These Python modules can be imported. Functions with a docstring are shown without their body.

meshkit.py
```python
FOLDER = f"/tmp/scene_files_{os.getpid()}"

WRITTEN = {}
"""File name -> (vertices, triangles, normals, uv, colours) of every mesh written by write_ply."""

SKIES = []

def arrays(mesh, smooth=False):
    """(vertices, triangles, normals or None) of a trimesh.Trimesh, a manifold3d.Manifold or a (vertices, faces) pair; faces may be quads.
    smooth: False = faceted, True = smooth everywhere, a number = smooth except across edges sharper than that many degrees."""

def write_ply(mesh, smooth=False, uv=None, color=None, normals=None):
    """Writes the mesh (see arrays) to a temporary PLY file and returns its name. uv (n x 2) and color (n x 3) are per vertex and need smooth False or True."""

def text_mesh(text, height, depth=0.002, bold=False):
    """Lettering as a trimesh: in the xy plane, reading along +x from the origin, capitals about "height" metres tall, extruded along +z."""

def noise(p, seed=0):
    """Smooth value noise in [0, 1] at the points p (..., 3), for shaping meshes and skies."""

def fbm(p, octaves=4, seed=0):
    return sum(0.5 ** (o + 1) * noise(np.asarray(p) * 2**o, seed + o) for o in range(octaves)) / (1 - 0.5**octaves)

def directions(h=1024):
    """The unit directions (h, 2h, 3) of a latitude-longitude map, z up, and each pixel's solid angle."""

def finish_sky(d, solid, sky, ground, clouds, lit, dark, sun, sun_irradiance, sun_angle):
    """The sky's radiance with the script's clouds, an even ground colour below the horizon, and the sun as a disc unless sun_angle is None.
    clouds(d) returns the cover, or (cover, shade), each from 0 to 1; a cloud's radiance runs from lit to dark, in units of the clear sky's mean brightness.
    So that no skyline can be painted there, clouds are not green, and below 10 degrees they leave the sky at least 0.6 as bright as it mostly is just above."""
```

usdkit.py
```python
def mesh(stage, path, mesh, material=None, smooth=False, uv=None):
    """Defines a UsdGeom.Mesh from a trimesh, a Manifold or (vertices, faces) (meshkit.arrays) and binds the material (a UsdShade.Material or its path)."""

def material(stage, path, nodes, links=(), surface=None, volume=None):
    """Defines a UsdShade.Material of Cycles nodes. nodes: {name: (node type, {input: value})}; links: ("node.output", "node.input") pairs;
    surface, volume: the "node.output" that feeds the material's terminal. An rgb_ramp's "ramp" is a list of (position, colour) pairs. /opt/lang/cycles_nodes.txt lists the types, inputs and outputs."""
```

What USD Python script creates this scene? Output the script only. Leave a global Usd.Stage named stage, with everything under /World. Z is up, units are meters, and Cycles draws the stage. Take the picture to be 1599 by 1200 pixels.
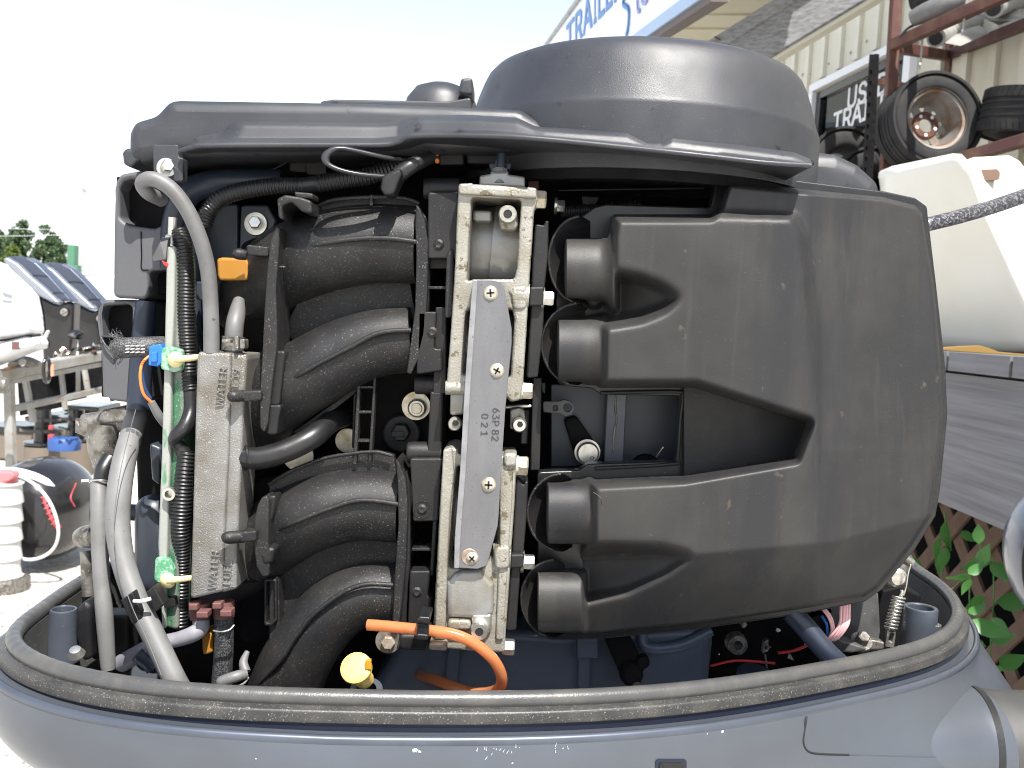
import math, random
import numpy as np, trimesh, shapely, usdkit, meshkit
from scipy import ndimage
from scipy.interpolate import splprep, splev
from shapely.geometry import Polygon, LineString, Point
from pxr import Usd, UsdGeom, UsdLux, UsdShade, Sdf, Gf, Vt

# ------------------------------------------------------------------ camera, sky, sun, exposure
random.seed(7); rng = np.random.default_rng(7)
stage = Usd.Stage.CreateInMemory()
UsdGeom.SetStageUpAxis(stage, UsdGeom.Tokens.z); UsdGeom.SetStageMetersPerUnit(stage, 1.0)
UsdGeom.Xform.Define(stage, '/World'); UsdGeom.Scope.Define(stage, '/World/Looks')
EYE = 1.24
F, PITCH, ROLL = 1500.0, math.atan(98/1500), 0.058
EXPOSURE = 1.1
SUN_DIR = np.array([0.17, -0.50, 0.85]); SUN_DIR /= np.linalg.norm(SUN_DIR)
SUN_INT, SKY_STR = 1.25, 0.10
C = np.array([0, 0, EYE])
_f = np.array([0, math.cos(PITCH), -math.sin(PITCH)])
_r0, _u0 = np.array([1.0, 0, 0]), np.array([0, math.sin(PITCH), math.cos(PITCH)])
_r = _r0*math.cos(ROLL) + _u0*math.sin(ROLL)
_u = -_r0*math.sin(ROLL) + _u0*math.cos(ROLL)
cam = UsdGeom.Camera.Define(stage, '/World/camera')
cam.CreateHorizontalApertureAttr(36.0); cam.CreateVerticalApertureAttr(27.0)
cam.CreateFocalLengthAttr(36.0*F/1599); cam.CreateClippingRangeAttr(Gf.Vec2f(0.05, 2000))
cam.CreateFStopAttr(22.0); cam.CreateFocusDistanceAttr(0.72)
cam.CreateExposureAttr(EXPOSURE)
cam.AddTransformOp().Set(Gf.Matrix4d(*_r, 0, *_u, 0, *(-_f), 0, *C, 1))

sun_el = math.asin(SUN_DIR[2]); sun_rot = math.atan2(SUN_DIR[0], SUN_DIR[1])
sky_mat = usdkit.material(stage, '/World/Looks/sky_air', {
    'tc': ('texture_coordinate', {}),
    'sky': ('sky_texture', {'sky_type': 'single_scattering', 'sun_disc': False, 'sun_elevation': sun_el, 'sun_rotation': sun_rot, 'aerosol_density': 2.0}),
    'no': ('separate_xyz', {}),
    'rp': ('rgb_ramp', {'ramp': [(0.0, (0.36,)*3), (0.22, (0.36,)*3), (0.33, (0.23,)*3), (0.62, (0.08,)*3), (1.0, (0.03,)*3)]}),
    'mx': ('mix_color', {'b': (11.0, 11.1, 11.2), 'use_clamp': False}),
    'bg': ('background_shader', {'strength': SKY_STR})},
    [('tc.generated', 'no.vector'), ('no.z', 'rp.fac'), ('rp.color', 'mx.fac'), ('sky.color', 'mx.a'), ('mx.result', 'bg.color')], surface='bg.background')
dome = UsdLux.DomeLight.Define(stage, '/World/sky')
UsdShade.MaterialBindingAPI.Apply(dome.GetPrim()).Bind(sky_mat)
dome.GetPrim().SetCustomDataByKey('kind', 'structure'); dome.GetPrim().SetCustomDataByKey('label', 'bright hazy white summer sky'); dome.GetPrim().SetCustomDataByKey('category', 'sky')
sun = UsdLux.DistantLight.Define(stage, '/World/sun')
sun.CreateIntensityAttr(SUN_INT); sun.CreateAngleAttr(0.53); sun.CreateColorAttr(Gf.Vec3f(1, .965, .91)); sun.CreateNormalizeAttr(True)
_z = SUN_DIR; _x = np.cross([0, 0, 1], _z); _x /= np.linalg.norm(_x); _y = np.cross(_z, _x)
sun.AddTransformOp().Set(Gf.Matrix4d(*_x, 0, *_y, 0, *_z, 0, 0, 0, 10, 1))

# ------------------------------------------------------------------ helpers: points, meshes, prims
def ray(px, py):
    px, py = np.asarray(px, float), np.asarray(py, float)
    return _f + _r*((px-799.5)/F)[..., None] - _u*((py-600)/F)[..., None]
def P(px, py, Y):                       # the point of the vertical plane y = Y seen there
    d = ray(px, py); return C + d*(np.asarray(Y)/d[..., 1])[..., None]
def PZ(px, py, z):                      # the point of the level plane at height z
    d = ray(px, py); return C + d*((z-EYE)/d[..., 2])[..., None]
def PP(px, py, o, n):                   # the point of a plane
    d = ray(px, py); return C + d*((np.dot(np.asarray(o)-C, n))/(d@n))[..., None]
def m_px(Y): return Y/F

class Thing:
    def __init__(s, path, base): s.path, s.base, s.names = path, np.asarray(base, float), {}
_used = {}
def _name(parent, name):
    k = (parent, name); n = _used.get(k, 0); _used[k] = n+1
    return f'{parent}/{name}' + (f'_{n:03d}' if n else '')
def setd(prim, **kw):
    for k, v in kw.items():
        if v: prim.SetCustomDataByKey(k, v)
def thing(name, label, cat, base=(0, 0, 0), group=None, kind=None):
    p = _name('/World', name); x = UsdGeom.Xform.Define(stage, p)
    x.AddTranslateOp().Set(Gf.Vec3d(*map(float, base)))
    setd(x.GetPrim(), label=label, category=cat, group=group, kind=kind)
    return Thing(p, base)
def part(par, name, mesh, mat, smooth=32, label=None, kind=None):
    p = _name(par.path, name)
    if isinstance(mesh, list): mesh = cat(mesh)
    mesh = trimesh.Trimesh(np.asarray(mesh.vertices) - par.base, mesh.faces, process=False)
    m = usdkit.mesh(stage, p, mesh, mat, smooth=smooth)
    setd(m.GetPrim(), label=label, kind=kind or ('stuff' if name in ('tread_lugs', 'paint_chip', 'frayed_thread', 'crown') else None))
    return Thing(p, par.base)
def single(name, mesh, mat, label, cat, smooth=32, group=None, kind=None):
    if isinstance(mesh, list): mesh = cat_(mesh)
    p = _name('/World', name)
    m = usdkit.mesh(stage, p, mesh, mat, smooth=smooth)
    setd(m.GetPrim(), label=label, category=cat, group=group, kind=kind)
    return Thing(p, (0, 0, 0))
def cat(ms): return trimesh.util.concatenate([trimesh.Trimesh(m.vertices, m.faces, process=False) for m in ms])
cat_ = cat

def fix(v, f):
    m = trimesh.Trimesh(np.asarray(v), np.asarray(f), process=False); m.merge_vertices(digits_vertex=7)
    return m
def roundpoly(pts, r, seg=4):
    """polygon corners rounded by radius r (units of pts)"""
    pts = np.asarray(pts, float); n = len(pts); out = []
    for i in range(n):
        a, b, c = pts[i-1], pts[i], pts[(i+1) % n]
        u, w = a-b, c-b; lu, lw = np.linalg.norm(u), np.linalg.norm(w)
        if lu < 1e-9 or lw < 1e-9: continue
        u, w = u/lu, w/lw; cosang = np.clip(u@w, -1, 1); ang = math.acos(cosang)
        if ang > math.pi-0.15 or r <= 0: out.append(b); continue
        t = min(r/math.tan(ang/2), 0.45*lu, 0.45*lw)
        p0, p1 = b+u*t, b+w*t
        for k in range(seg+1):
            s = k/seg; out.append((1-s)**2*p0 + 2*s*(1-s)*b + s*s*p1)
    return np.array(out)
def _ccw(p): 
    p = np.asarray(p); x, y = p[:, 0], p[:, 1]
    return p if (x*np.roll(y, -1) - np.roll(x, -1)*y).sum() > 0 else p[::-1]
def _inset(p, b):
    n = len(p); a = np.roll(p, 1, 0); c = np.roll(p, -1, 0)
    e1, e2 = p-a, c-p
    e1 /= np.linalg.norm(e1, axis=1)[:, None]+1e-12; e2 /= np.linalg.norm(e2, axis=1)[:, None]+1e-12
    n1 = np.stack([-e1[:, 1], e1[:, 0]], 1); n2 = np.stack([-e2[:, 1], e2[:, 0]], 1)
    m = n1+n2; m /= np.linalg.norm(m, axis=1)[:, None]+1e-12
    k = np.clip(1/np.maximum((m*n1).sum(1), .3), 1, 2.0)
    return p + m*(b*k)[:, None]
def slab(rings, d, bevel, to3, bevback=False, seg=3):
    """outline (first ring) with holes, extruded from depth 0 to d with a rounded front edge; to3(uv, depth) -> points"""
    rings = [_ccw(rings[0])] + [_ccw(r)[::-1] for r in rings[1:]]
    prof = [(bevel*(1-math.sin(a)), bevel*(1-math.cos(a))) for a in np.linspace(0, math.pi/2, seg+1)] if bevel > 0 else [(0, 0)]
    # (inset, depth): starts at inset=bevel depth=0
    prof = [(i, dd) for i, dd in prof]
    prof.append((0, d-bevel if bevback and bevel else d))
    if bevback and bevel: prof += [(bevel*(1-math.cos(a)), d-bevel+bevel*math.sin(a)) for a in np.linspace(0, math.pi/2, seg+1)][1:]
    V, Fc = [], []; off = 0
    for r in rings:
        n = len(r)
        for ins, dd in prof: V.append(to3(_inset(r, ins), dd))
        for k in range(len(prof)-1):
            i = np.arange(n); j = (i+1) % n; a = off+k*n; b = a+n
            Fc.append(np.stack([a+i, b+i, a+j], 1)); Fc.append(np.stack([a+j, b+i, b+j], 1))
        off += n*len(prof)
    for which, k in ((0, 0), (1, -1)):
        ins, dd = prof[k]
        pg = Polygon(_inset(rings[0], ins), [_inset(r, ins) for r in rings[1:]])
        if not pg.is_valid: pg = pg.buffer(0)
        for g in getattr(pg, 'geoms', [pg]):
            if g.is_empty: continue
            v2, f2 = trimesh.creation.triangulate_polygon(g, engine='earcut')
            V.append(to3(np.asarray(v2), dd)); Fc.append((f2 if which == 0 else f2[:, ::-1])+off); off += len(v2)
    m = fix(np.vstack(V), np.vstack(Fc))
    trimesh.repair.fix_normals(m) if len(m.faces) < 20000 else None
    return m
def prism(poly, Y, depth, bevel=1.5, corner=3, holes=(), bevback=False, slope=None):
    """poly in picture units seen at depth Y (a number, or a function of px), made solid backwards; bevel, corner in mm"""
    Ym = Y if not callable(Y) else float(np.mean([Y(p[0]) for p in poly]))
    def uv(pl):
        xs_ = np.array([p[0] for p in pl], float); w = P(xs_, [p[1] for p in pl], Y(xs_) if callable(Y) else Ym); return w[:, [0, 2]]
    k = 0.0
    if callable(Y):
        xs = np.array([p[0] for p in poly]); x0, x1 = xs.min(), xs.max()
        X0, X1 = P(x0, 500, Ym)[0], P(x1, 500, Ym)[0]; k = (Y(x1)-Y(x0))/(X1-X0); Xm = P(xs.mean(), 500, Ym)[0]
    rings = [roundpoly(uv(poly), corner/1000)] + [roundpoly(uv(h), corner/1000) for h in holes]
    def to3(q, d):
        y = np.full(len(q), Ym+d)
        if k: y = y + k*(q[:, 0]-Xm)
        return np.stack([q[:, 0], y, q[:, 1]], 1)
    return slab(rings, depth, bevel/1000, to3, bevback)
def rect(x0, y0, x1, y1): return [(x0, y0), (x1, y0), (x1, y1), (x0, y1)]
def circ(x, y, r, n=28, ry=None): return [(x+r*math.cos(a), y+(ry or r)*math.sin(a)) for a in np.linspace(0, 2*math.pi, n, endpoint=False)]
def crom(p, n=10, closed=False):
    p = np.asarray(p, float)
    if len(p) == 2: return p[0]+(p[1]-p[0])*np.linspace(0, 1, n)[:, None]
    q = np.vstack([2*p[0]-p[1], p, 2*p[-1]-p[-2]]); out = []
    for i in range(1, len(q)-2):
        a, b, c, d = q[i-1:i+3]
        for t in np.linspace(0, 1, n, endpoint=False):
            out.append(.5*(2*b+(c-a)*t+(2*a-5*b+4*c-d)*t*t+(3*b-a-3*c+d)*t**3))
    out.append(p[-1]); return np.array(out)
def sweep(path, rad, sides=16, cap=True, flat=None):
    """flat: (direction, factor): squash the section along a direction"""
    p = np.asarray(path, float); n = len(p); rad = np.broadcast_to(rad, (n,))
    t = np.gradient(p, axis=0); t /= np.linalg.norm(t, axis=1)[:, None]+1e-12
    a = np.cross(t[0], [0, 1, 0.01]); 
    if np.linalg.norm(a) < .1: a = np.cross(t[0], [1, 0, 0])
    a /= np.linalg.norm(a); fr = []
    for i in range(n):
        a = a - t[i]*(a@t[i]); a /= np.linalg.norm(a); fr.append((a, np.cross(t[i], a)))
    A = np.array([x[0] for x in fr]); B = np.array([x[1] for x in fr])
    ang = np.arange(sides)*2*math.pi/sides
    off = np.cos(ang)[None, :, None]*A[:, None] + np.sin(ang)[None, :, None]*B[:, None]
    if flat is not None:
        dv = np.asarray(flat[0], float); dv /= np.linalg.norm(dv)
        off = off - (off@dv)[..., None]*dv*(1-flat[1])
    v = p[:, None]+rad[:, None, None]*off
    i, j = np.meshgrid(np.arange(n-1), np.arange(sides), indexing='ij'); j2 = (j+1) % sides
    q = np.stack([i*sides+j, i*sides+j2, (i+1)*sides+j2, (i+1)*sides+j], -1).reshape(-1, 4)
    f = np.vstack([q[:, [0, 1, 2]], q[:, [0, 2, 3]]]); v = v.reshape(-1, 3)
    if cap:
        v = np.vstack([v, p[:1], p[-1:]]); k = np.arange(sides); k2 = (k+1) % sides
        f = np.vstack([f, np.stack([k2, k, np.full(sides, n*sides)], 1), np.stack([(n-1)*sides+k, (n-1)*sides+k2, np.full(sides, n*sides+1)], 1)])
    m = trimesh.Trimesh(v, f, process=False)
    if m.volume < 0: m.invert()
    return m
def pts3(pts): return np.array([P(x, y, Y) for x, y, Y in pts])
def tube(pts, r, n=10, sides=16, corr=None, **kw):
    """pts: (px, py, Y); r: radius in picture units (number or one per point); corr: (mm per ring, depth) corrugation"""
    w = pts3(pts); rr = np.broadcast_to(np.asarray(r, float), (len(pts),))*np.array([m_px(p[2]) for p in pts])
    q = crom(np.column_stack([w, rr]), n)
    if corr:
        L = np.concatenate([[0], np.cumsum(np.linalg.norm(np.diff(q[:, :3], axis=0), axis=1))])
        N = int(L[-1]/(corr[0]/1000)*6)+2; s = np.linspace(0, L[-1], N)
        q = np.stack([np.interp(s, L, q[:, k]) for k in range(4)], 1)
        q[:, 3] *= 1 - corr[1]*(0.5+0.5*np.sign(np.sin(s*2*math.pi/(corr[0]/1000)))*np.abs(np.sin(s*2*math.pi/(corr[0]/1000)))**.5)
    return sweep(q[:, :3], q[:, 3], sides, **kw)
def lathe(prof, o, axis, n=32):
    """prof: (radius, height along axis)"""
    axis = np.asarray(axis, float)/np.linalg.norm(axis); u = np.cross(axis, [0, 0, 1.0] if abs(axis[2]) < .9 else [1.0, 0, 0]); u /= np.linalg.norm(u); w = np.cross(axis, u)
    pr = np.asarray(prof, float); a = np.arange(n)*2*math.pi/n
    v = np.asarray(o)+pr[:, None, 0, None]*(np.cos(a)[None, :, None]*u+np.sin(a)[None, :, None]*w)+pr[:, None, 1, None]*axis
    i, j = np.meshgrid(np.arange(len(pr)-1), np.arange(n), indexing='ij'); j2 = (j+1) % n
    q = np.stack([i*n+j, i*n+j2, (i+1)*n+j2, (i+1)*n+j], -1).reshape(-1, 4)
    m = fix(v.reshape(-1, 3), np.vstack([q[:, [0, 1, 2]], q[:, [0, 2, 3]]]))
    m.update_faces(m.nondegenerate_faces())
    return m
def bolt(px, py, Y, axis, r, h=6, washer=1.45, recess=None):
    """hex head; r in picture units, h in mm; the head starts at the point and rises along axis"""
    o = P(px, py, Y); R = r*m_px(Y); axis = np.asarray(axis, float)/np.linalg.norm(axis); h = h/1000
    hx = lathe([(0, h), (R*.86, h), (R, h*.85), (R, 0), (0, 0)], o, axis, 6)
    ms = [hx]
    if washer: ms.append(lathe([(0, h*.12), (R*washer*.95, h*.12), (R*washer, 0), (R*washer, -.0012), (0, -.0012)], o, axis, 28))
    return cat(ms)
FR = (0, -1, 0)      # towards the camera
def screw(px, py, Y, r):
    """pan head with a cross recess"""
    o = P(px, py, Y); R = r*m_px(Y)
    prof = [(0.0, .42*R), (R*.45, .40*R), (R*.8, .25*R), (R, 0.0), (R, -.1*R)]
    head = lathe(prof, o, FR, 28)
    return head
def cross_recess(px, py, Y, r, rot=.4):
    o = P(px, py, Y); R = r*m_px(Y); ms = []
    for k in range(2):
        b = trimesh.creation.box((R*1.05, R*.18, R*.24)); a = rot+k*math.pi/2
        b.apply_transform(trimesh.transformations.rotation_matrix(a, [0, 1, 0])); b.apply_translation(o+np.array([0, -.36*R, 0])); ms.append(b)
    return cat(ms)
def hexhole(px, py, Y, r, axis=FR, n=6):
    return lathe([(0, .0006), (r*m_px(Y), .0006), (r*m_px(Y), -.002), (0, -.002)], P(px, py, Y), axis, n)
def beam(a, b, w, t, up=(0, 0, 1)):
    """a bar from a to b, w across along up, t along the third axis, edges chamfered"""
    a, b = np.asarray(a, float), np.asarray(b, float); d = b-a; L = np.linalg.norm(d); d /= L
    s = np.cross(d, up); s /= np.linalg.norm(s); v = np.cross(s, d); c = min(w, t)*.08
    pr = [(w/2-c, t/2), (w/2, t/2-c), (w/2, -t/2+c), (w/2-c, -t/2), (-w/2+c, -t/2), (-w/2, -t/2+c), (-w/2, t/2-c), (-w/2+c, t/2)]
    V = np.array([o+v*x+s*y for o in (a, b) for x, y in pr])
    return trimesh.convex.convex_hull(V)
def hull(pts): return trimesh.convex.convex_hull(np.asarray(pts))
def rbox(c, size, r=.01, n=2):
    """rounded box"""
    s = np.asarray(size)/2-r; sp = trimesh.creation.icosphere(n, r).vertices
    return hull(np.vstack([sp+np.asarray(c)+s*np.array(k) for k in np.ndindex(2, 2, 2) for k in [np.array(k)*2-1]]))
def textm(text, h, o, u, v, depth=.0006, bold=False, slant=0):
    """lettering on a plane: o the lower left corner, u the reading direction, v the letters' up"""
    m = meshkit.text_mesh(text, h, depth, bold); u, v = np.asarray(u, float), np.asarray(v, float); n = np.cross(u, v); n /= np.linalg.norm(n)
    q = np.asarray(m.vertices)
    return trimesh.Trimesh(np.asarray(o)+(q[:, :1]+slant*q[:, 1:2])*u+q[:, 1:2]*v+q[:, 2:]*n, m.faces, process=False)
def relief(poly, hmap, x0, y0, Yb, back, step=2.0, res=1.0):
    """a moulded sheet: outline poly in picture units, hmap[y, x] its height in m towards the camera over the plane Yb(px); closed to the depth back"""
    pg = Polygon(poly); ring = pg.exterior; bx = pg.bounds
    xs, ys = np.arange(bx[0]-step, bx[2]+2*step, step), np.arange(bx[1]-step, bx[3]+2*step, step)
    gx, gy = np.meshgrid(xs, ys); inside = shapely.contains_xy(pg, gx, gy)
    dist = shapely.distance(shapely.points(gx, gy), ring); ok = inside | (dist < .45*step)
    cell = ok[:-1, :-1] & ok[1:, :-1] & ok[:-1, 1:] & ok[1:, 1:]
    lab, nl = ndimage.label(cell)
    if nl > 1: cell = lab == (np.argmax(np.bincount(lab.ravel())[1:])+1)
    cnt = np.zeros(gx.shape, int)
    for a, b in ((0, 0), (0, 1), (1, 0), (1, 1)): cnt[a:cnt.shape[0]-1+a, b:cnt.shape[1]-1+b] += cell
    edge = (cnt > 0) & (cnt < 4) & (dist < 1.6*step)
    if edge.any():
        e = shapely.points(gx[edge], gy[edge]); q = shapely.line_interpolate_point(ring, shapely.line_locate_point(ring, e))
        gx[edge], gy[edge] = shapely.get_x(q), shapely.get_y(q)
    h = ndimage.map_coordinates(hmap, [(gy-y0)/res, (gx-x0)/res], order=1, mode='nearest')
    Y = Yb(gx)-h; p = P(gx, gy, Y).reshape(-1, 3); W = gx.shape[1]
    i, j = np.nonzero(cell); a = i*W+j
    f = np.vstack([np.stack([a, a+W, a+1], 1), np.stack([a+1, a+W, a+W+1], 1)])
    used = np.unique(f); mp = np.full(len(p), -1); mp[used] = np.arange(len(used)); f = mp[f]; v = p[used]
    ed = np.sort(np.vstack([f[:, [0, 1]], f[:, [1, 2]], f[:, [2, 0]]]), 1)
    dirn = np.vstack([f[:, [0, 1]], f[:, [1, 2]], f[:, [2, 0]]])
    _, inv, c = np.unique(ed, axis=0, return_inverse=True, return_counts=True)
    bd = dirn[c[inv.ravel()] == 1]; n = len(v)
    vb = v.copy(); vb[:, 1] = np.maximum(back, v[:, 1]+.001)
    fs = np.vstack([np.stack([bd[:, 1], bd[:, 0], bd[:, 0]+n], 1), np.stack([bd[:, 1], bd[:, 0]+n, bd[:, 1]+n], 1)])
    return trimesh.Trimesh(np.vstack([v, vb]), np.vstack([f, fs, f[:, ::-1]+n]), process=False)

# ------------------------------------------------------------------ materials
def pbr(name, col, rough=.5, metal=0, col2=None, nscale=30, nlo=.4, nhi=.7, speck=None, sscale=900, samt=.68, bump=0, bscale=1500, streak=None, spec=.5, rvar=.0, coat=0, stretch=None, speck2=None):
    """a base colour, a second colour in soft patches (col2), small specks, vertical streaks, a fine grain in the relief"""
    n = {'g': ('geometry', {}), 'p': ('principled_bsdf', {'roughness': rough, 'metallic': metal, 'specular_ior_level': spec, 'coat_weight': coat, 'coat_roughness': .08})}
    l = []; cur = None
    n['c0'] = ('color', {'value': col}); cur = 'c0.color'
    def layer(tag, sc, lo, hi, c, mapping=None, detail=4.0):
        nonlocal cur, l
        src = 'g.position'
        if mapping:
            n['m'+tag] = ('mapping', {'scale': mapping}); l.append(('g.position', f'm{tag}.vector')); src = f'm{tag}.vector'
        n['n'+tag] = ('noise_texture', {'scale': sc, 'detail': detail, 'roughness': .6}); l.append((src, f'n{tag}.vector'))
        n['r'+tag] = ('rgb_ramp', {'ramp': [(0, (0,)*3), (lo, (0,)*3), (hi, (1,)*3), (1, (1,)*3)]}); l.append((f'n{tag}.fac', f'r{tag}.fac'))
        n['x'+tag] = ('mix_color', {'b': c}); l += [(f'r{tag}.color', f'x{tag}.fac'), (cur, f'x{tag}.a')]; cur = f'x{tag}.result'
    if col2 is not None: layer('a', nscale, nlo, nhi, col2, stretch)
    if streak is not None: layer('s', 15, .50, .60, streak, (1, 1, .10), 6.0); layer('v', 70, .60, .76, (.034, .032, .029), (1, 1, .05), 4.0)
    if speck2 is not None: layer('q', speck2[1], speck2[2], speck2[2]+.04, speck2[0], None, 3.0)
    if speck is not None: layer('k', sscale, samt, samt+.03, speck, None, 2.0)
    l.append((cur, 'p.base_color'))
    if bump:
        n['bn'] = ('noise_texture', {'scale': bscale, 'detail': 2.0}); n['b'] = ('bump', {'strength': bump, 'distance': .0006})
        l += [('g.position', 'bn.vector'), ('bn.fac', 'b.height'), ('b.normal', 'p.normal')]
    if rvar:
        n['rn'] = ('noise_texture', {'scale': nscale*1.7, 'detail': 4.0}); n['mr'] = ('map_range', {'from_min': .3, 'from_max': .7, 'to_min': max(.05, rough-rvar), 'to_max': min(1, rough+rvar)})
        l += [('g.position', 'rn.vector'), ('rn.fac', 'mr.value'), ('mr.result', 'p.roughness')]
    return usdkit.material(stage, '/World/Looks/'+name, n, l, surface='p.BSDF')
DUST = (.22, .21, .19)
M = {}
M['black'] = pbr('black_plastic', (.0085, .0085, .010), .46, 0, (.018, .017, .0155), 22, .35, .7, DUST, 1100, .725, .3, 1800, rvar=.08, spec=.34)
M['runner'] = pbr('dusty_runner_plastic', (.0095, .0095, .011), .45, 0, (.021, .020, .0185), 25, .35, .7, (.17, .16, .145), 900, .655, .4, 2000, rvar=.08, spec=.36)
M['cover'] = pbr('cover_plastic', (.026, .0275, .033), .44, 0, (.042, .043, .048), 14, .35, .75, (.2, .2, .2), 900, .715, .3, 1600, rvar=.12, speck2=((.012, .012, .014), 70, .67))
M['silencer'] = pbr('faded_silencer_plastic', (.0190, .0188, .0192), .50, 0, (.0375, .0358, .0330), 8, .36, .66, (.25, .24, .22), 1000, .735, .3, 2000, streak=(.0175, .0175, .0195), rvar=.07, spec=.36, speck2=((.055, .046, .036), 60, .69))
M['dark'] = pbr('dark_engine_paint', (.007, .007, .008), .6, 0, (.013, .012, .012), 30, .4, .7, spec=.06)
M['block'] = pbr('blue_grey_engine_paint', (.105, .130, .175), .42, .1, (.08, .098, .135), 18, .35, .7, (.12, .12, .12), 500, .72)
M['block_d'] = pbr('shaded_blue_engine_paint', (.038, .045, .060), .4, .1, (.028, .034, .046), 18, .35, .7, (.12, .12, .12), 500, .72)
M['rubber'] = pbr('black_rubber', (.009, .009, .010), .36, 0, (.016, .016, .016), 60, .4, .7, DUST, 900, .72, .1)
M['hose'] = pbr('grey_hose', (.13, .13, .132), .5, 0, (.095, .092, .088), 45, .4, .75, (.06, .05, .04), 260, .70, .2)
M['hose_l'] = pbr('pale_hose', (.155, .155, .153), .5, 0, (.115, .113, .108), 45, .4, .75, (.08, .07, .06), 260, .70, .2)
M['cast'] = pbr('aged_cast_aluminium', (.30, .29, .255), .42, .35, (.20, .18, .135), 40, .38, .75, (.42, .41, .37), 700, .66, .8, 600, rvar=.1, speck2=((.13, .11, .07), 110, .60))
M['cast_in'] = pbr('clean_cast_aluminium', (.28, .28, .27), .38, .45, (.20, .18, .135), 35, .42, .75, (.35, .35, .33), 700, .70, .2, 700)
M['cooler'] = pbr('sand_cast_aluminium', (.25, .247, .24), .44, .45, (.15, .135, .11), 30, .36, .7, (.42, .42, .41), 800, .66, 1.0, 900)
M['alu'] = pbr('aluminium_plate', (.185, .185, .190), .44, .5, (.13, .13, .137), 22, .38, .65, (.09, .06, .05), 520, .70, .2, 900, stretch=(1, 1, .35))
M['steel'] = pbr('zinc_bolt', (.62, .61, .57), .30, .9, (.40, .37, .30), 120, .45, .75)
M['bolt_y'] = pbr('aged_bolt', (.58, .55, .46), .40, .7, (.36, .29, .18), 120, .42, .7)
M['rusty'] = pbr('rusty_bolt', (.24, .17, .12), .6, .4, (.35, .32, .28), 150, .42, .65)
M['hole'] = pbr('dark_hole', (.006, .006, .006), .7)
M['paint'] = pbr('metallic_grey_paint', (.098, .110, .132), .34, .45, (.080, .088, .102), 7, .35, .7, None, coat=.2)
M['trim'] = pbr('cowling_edge_paint', (.085, .098, .125), .34, .5, (.065, .075, .095), 20, .4, .7, coat=.3)
M['gasket'] = pbr('weathered_gasket_rubber', (.055, .055, .055), .36, 0, (.088, .083, .074), 35, .45, .75, (.22, .21, .18), 900, .72, .3, 700, stretch=(1, 1, 1))
M['band'] = pbr('scuffed_gasket_band', (.026, .026, .026), .45, 0, (.055, .052, .048), 40, .4, .7, (.20, .19, .17), 900, .64, .3, 700)
M['post'] = pbr('grey_post_paint', (.060, .070, .090), .4, .2, (.045, .05, .06), 25, .4, .7, (.14, .13, .12), 500, .7)
M['ecover'] = pbr('greyed_cover_plastic', (.072, .074, .082), .5, 0, (.085, .086, .092), 14, .35, .75, (.2, .2, .2), 900, .74, .25, 1600)
M['recess'] = pbr('recess_dark_paint', (.012, .016, .03), .3, .2)
M['green'] = pbr('bare_grey_rail', (.30, .31, .285), .45, .2, (.06, .20, .10), 45, .60, .66, (.36, .40, .36), 800, .66, .3, 700, stretch=(1, 1, .3))
M['green_d'] = pbr('chipped_green_paint', (.15, .16, .14), .45, .1, (.035, .12, .06), 40, .49, .54, (.24, .30, .25), 800, .64, .3, 700, stretch=(1, 1, .3))
M['green2'] = pbr('green_label', (.25, .38, .29), .3, 0, (.07, .25, .13), 260, .42, .55)
M['yellow'] = pbr('yellow_plastic', (.85, .62, .16), .32, 0, (.78, .52, .10), 60, .4, .7)
M['amber'] = pbr('amber_connector', (.33, .15, .02), .4)
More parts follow.
